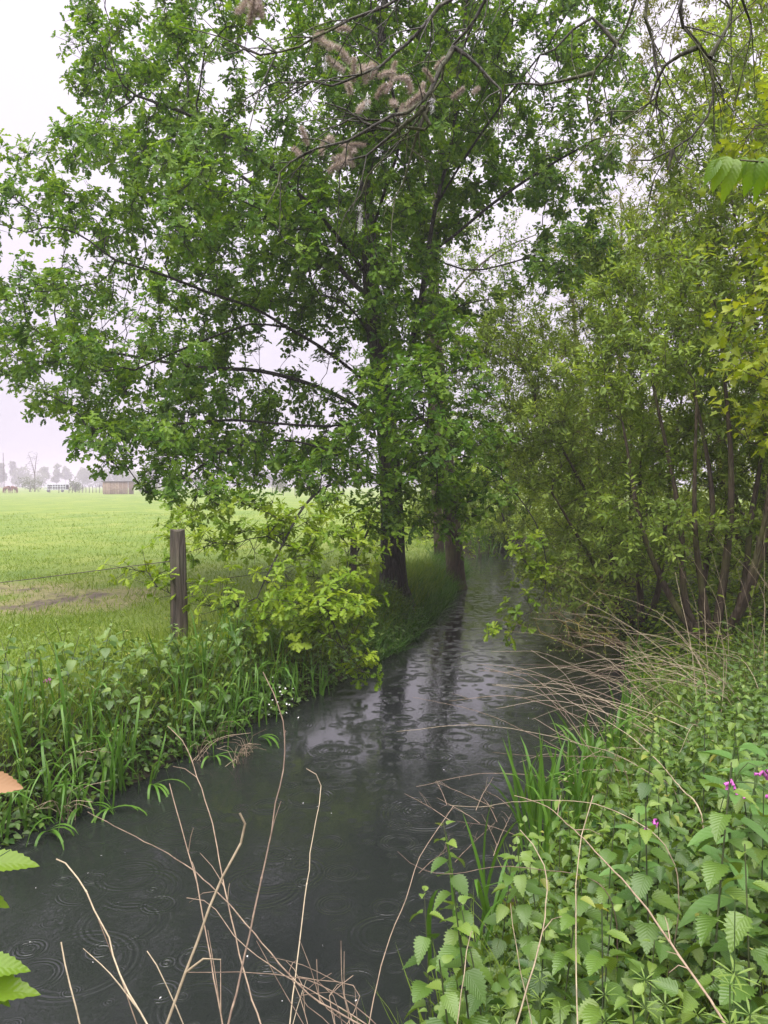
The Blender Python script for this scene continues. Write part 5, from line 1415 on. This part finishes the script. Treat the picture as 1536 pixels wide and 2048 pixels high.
for px, d in ((285, 172), (60, 185), (150, 188), (310, 178), (420, 185), (560, 180), (620, 190)):
    far_tree('low rounded bush before the far tree row', (px - 768) / FPX * d, d, rng.uniform(2.4, 3.6), rng.uniform(2.5, 3.5), .6, False, 'bushes before the far tree row')
# leafless tree
bx, by = (70 - 768) / FPX * 190, 190.0; bz = gz(bx, by)
bl = [[np.array((bx, by, bz)), np.array((bx, by, bz + 4)), np.array((bx - .6, by, bz + 7)), np.array((bx - 1.5, by, bz + 9.5))], [np.array((bx, by, bz + 4)), np.array((bx + .3, by, bz + 7)), np.array((bx + .6, by, bz + 9.0))]]
make_tree('bare_tree', 'leafless tree rising above the far tree row', 'tree', None, bl, ellipsoid_points(160, (bx - .6, by, bz + 7.6), (2.0, 2.0, 2.6), .2), M['willow_bark'],
          lambda *a: [], step=.45, infl=3, kill=.6, tip=.03, base_min=.16, seedstep=.5)
def box(name, c, s, mat, parent, ch=.02):
    x, y, z = np.array(s) / 2
    v = []
    for sz in (-1, 1):
        for sx, sy in ((-1, -1), (1, -1), (1, 1), (-1, 1)): v.append((c[0] + sx * x, c[1] + sy * y, c[2] + sz * z))
    f = [(0, 3, 2, 1), (4, 5, 6, 7), (0, 1, 5, 4), (1, 2, 6, 5), (2, 3, 7, 6), (3, 0, 4, 7)]
    o = obj(name, mesh_data(name, [(np.array(v), np.array(f), None, None)], mat, False), parent)
    b = o.modifiers.new('bevel', 'BEVEL'); b.width = ch; b.segments = 1
    return o
d = 138.0; x = (236 - 768) / FPX * d; z = gz(x, d)
sh = empty('field_shed', (x, d, z)); tag(sh, 'brown wooden field shelter on the far meadow behind oak leaves', 'shed')
for j in range(14): box('plank', (-2.05 + .316 * j, -1.3 + (j % 2) * .02, 1.12), (.30, .05, 2.2), M['shed_wood'], sh, .01)
box('side_wall', (-2.2, 0, 1.12), (.08, 2.6, 2.2), M['shed_wood'], sh); box('side_wall', (2.38, 0, 1.12), (.08, 2.6, 2.2), M['shed_wood'], sh)
box('roof', (.08, 0, 2.30), (5.0, 3.1, .14), M['shed_roof'], sh)
d = 176.0; x = (114 - 768) / FPX * d; z = gz(x, d)
tr = empty('livestock_trailer', (x, d, z)); tag(tr, 'long pale trailer with a railed side before the far trees', 'trailer')
box('roof', (0, 0, 1.75), (5.0, 2.0, .16), M['trailer_white'], tr); box('floor', (0, 0, .55), (4.9, 1.9, .12), M['trailer_white'], tr)
box('inner_wall', (0, .6, 1.15), (4.8, .06, 1.05), M['dark_gap'], tr)
for j in range(9): box('side_post', (-2.4 + .6 * j, -.93, 1.15), (.12, .08, 1.1), M['trailer_white'], tr)
for j in range(2): box('rail', (0, -.97, .9 + .4 * j), (4.8, .05, .10), M['trailer_white'], tr)
for sx in (-1.6, 1.6):
    v = []; f = []
    for sy in (-.1, .1):
        for a in range(14): v.append((sx + .33 * math.cos(a * .4488), -.8 + sy, .33 + .33 * math.sin(a * .4488)))
    f = [(a, (a + 1) % 14, 14 + (a + 1) % 14, 14 + a) for a in range(14)]
    obj('wheel', mesh_data('wheel', [(np.array(v), np.array(f), None, None), (np.array(v), np.array([list(range(14))]), None, None)], M['dark_gap']), tr)
for j, px in enumerate(list(np.linspace(138, 206, 11)) + [100, 118]):
    d = 160.0 + (j % 3) * 3; x = (px - 768) / FPX * d; z = gz(x, d)
    p_ = obj('paddock_post', mesh_data('paddock_post', tube_groups([(0, 0, -.2), (.01, 0, .7), (rng.normal(0, .05), 0, rng.uniform(1.25, 1.7))], .075, .06, .5, k=7), M['post_wood']), None, (x, d, z))
    tag(p_, 'slim paddock post in the far row between trailer and shed', 'fence post', 'paddock posts on the far meadow')
for px in (520, 545, 567, 590, 610, 640):
    d = 120.0; x = (px - 768) / FPX * d; z = gz(x, d)
    tag(obj('pasture_stake', mesh_data('pasture_stake', tube_groups([(0, 0, -.2), (0, 0, .6), (.01, 0, 1.2)], .05, .045, .5, k=7), M['post_wood']), None, (x, d, z)), 'thin pasture stake seen below the oak branches', 'fence post', 'pasture stakes below the oak branches')
def horse(label, px, d, rz, graze):
    x = (px - 768) / FPX * d; z = gz(x, d)
    root = empty('horse', (x, d, z), rz); tag(root, label, 'horse')
    V = [(-.62, 0, 1.18), (-.25, 0, 1.12), (.2, 0, 1.12), (.55, 0, 1.2)]; Rr = [.27, .30, .31, .26]
    E = [(0, 1), (1, 2), (2, 3)]
    head = [(.82, 0, 1.05), (1.0, 0, .62), (1.02, 0, .3), (1.12, 0, .08)] if graze else [(.78, 0, 1.5), (.92, 0, 1.82), (1.15, 0, 1.72), (1.35, 0, 1.52)]
    last = 3
    for p, r in zip(head, (.19, .13, .12, .07)): V.append(p); Rr.append(r); E.append((last, len(V) - 1)); last = len(V) - 1
    for sx, par in ((.5, 3), (-.6, 0)):
        for sy in (-.16, .16):
            chain = [(sx, sy, .85), (sx + (.02 if sx > 0 else .06), sy, .55), (sx + (.0 if sx > 0 else -.08), sy, .42), (sx, sy, .12), (sx + .05, sy, .02)]
            last = par
            for p, r in zip(chain, (.14, .085, .07, .05, .06)): V.append(p); Rr.append(r); E.append((last, len(V) - 1)); last = len(V) - 1
    me = bpy.data.meshes.new('horse_body'); me.from_pydata(V, E, []); me.materials.append(M['horse_coat'])
    o = obj('body', me, root)
    sk = o.modifiers.new('skin', 'SKIN')
    for i, r in enumerate(Rr): me.skin_vertices[0].data[i].radius = (r, r)
    me.skin_vertices[0].data[1].use_root = True
    o.modifiers.new('sub', 'SUBSURF').render_levels = 1
    obj('tail', mesh_data('tail', tube_groups([(-.85, 0, 1.25), (-1.0, 0, 1.0), (-1.0, 0, .5)], .05, .03, .2), M['horse_mane']), root)
    hp = np.array(head); obj('mane', mesh_data('mane', tube_groups([(.6, 0, 1.42), tuple(hp[0] + (-.02, 0, .17)), tuple(hp[1] + (-.08, 0, .1))], .05, .04, .2), M['horse_mane']), root)
horse('brown horse grazing with lowered head on the far meadow', 14, 150, 2.7, True)
horse('chestnut horse seen end-on beside the grazing one', 28, 152, 1.35, True)
d = 260.0; x = (8 - 768) / FPX * d; z = gz(x, d)
mast = empty('far_mast', (x, d, z)); tag(mast, 'thin lattice mast fading into the mist behind the far trees', 'mast')
for sx in (-.25, .25): obj('pole', mesh_data('mast_pole', tube_groups([(sx, 0, 0), (sx * .7, 0, 6), (sx * .3, 0, 12.5)], .07, .05, 2), M['wire']), mast)
for j in range(9): obj('brace', mesh_data('mast_brace', tube_groups([(-.25 + .02 * j, 0, 1.2 * j), (.25 - .02 * j, 0, 1.2 * j + 1.1)], .04, .04, 1, k=4), M['wire']), mast)

# ------------------------------------------------------------------ misty air
m, n, l = new_mat('mist')
out = n.new('ShaderNodeOutputMaterial'); pv = n.new('ShaderNodeVolumePrincipled')
pv.inputs['Color'].default_value = (.93, .88, .96, 1); pv.inputs['Density'].default_value = .0015; pv.inputs['Anisotropy'].default_value = 0.0
l.new(pv.outputs['Volume'], out.inputs['Volume'])
hz = box('haze', (0, 330, 7.2), (900, 780, 16.6), m, None, 0.0)
hz.modifiers.clear()
tag(hz, 'pale lilac rain mist filling the air over the meadow', 'haze', None, 'stuff')
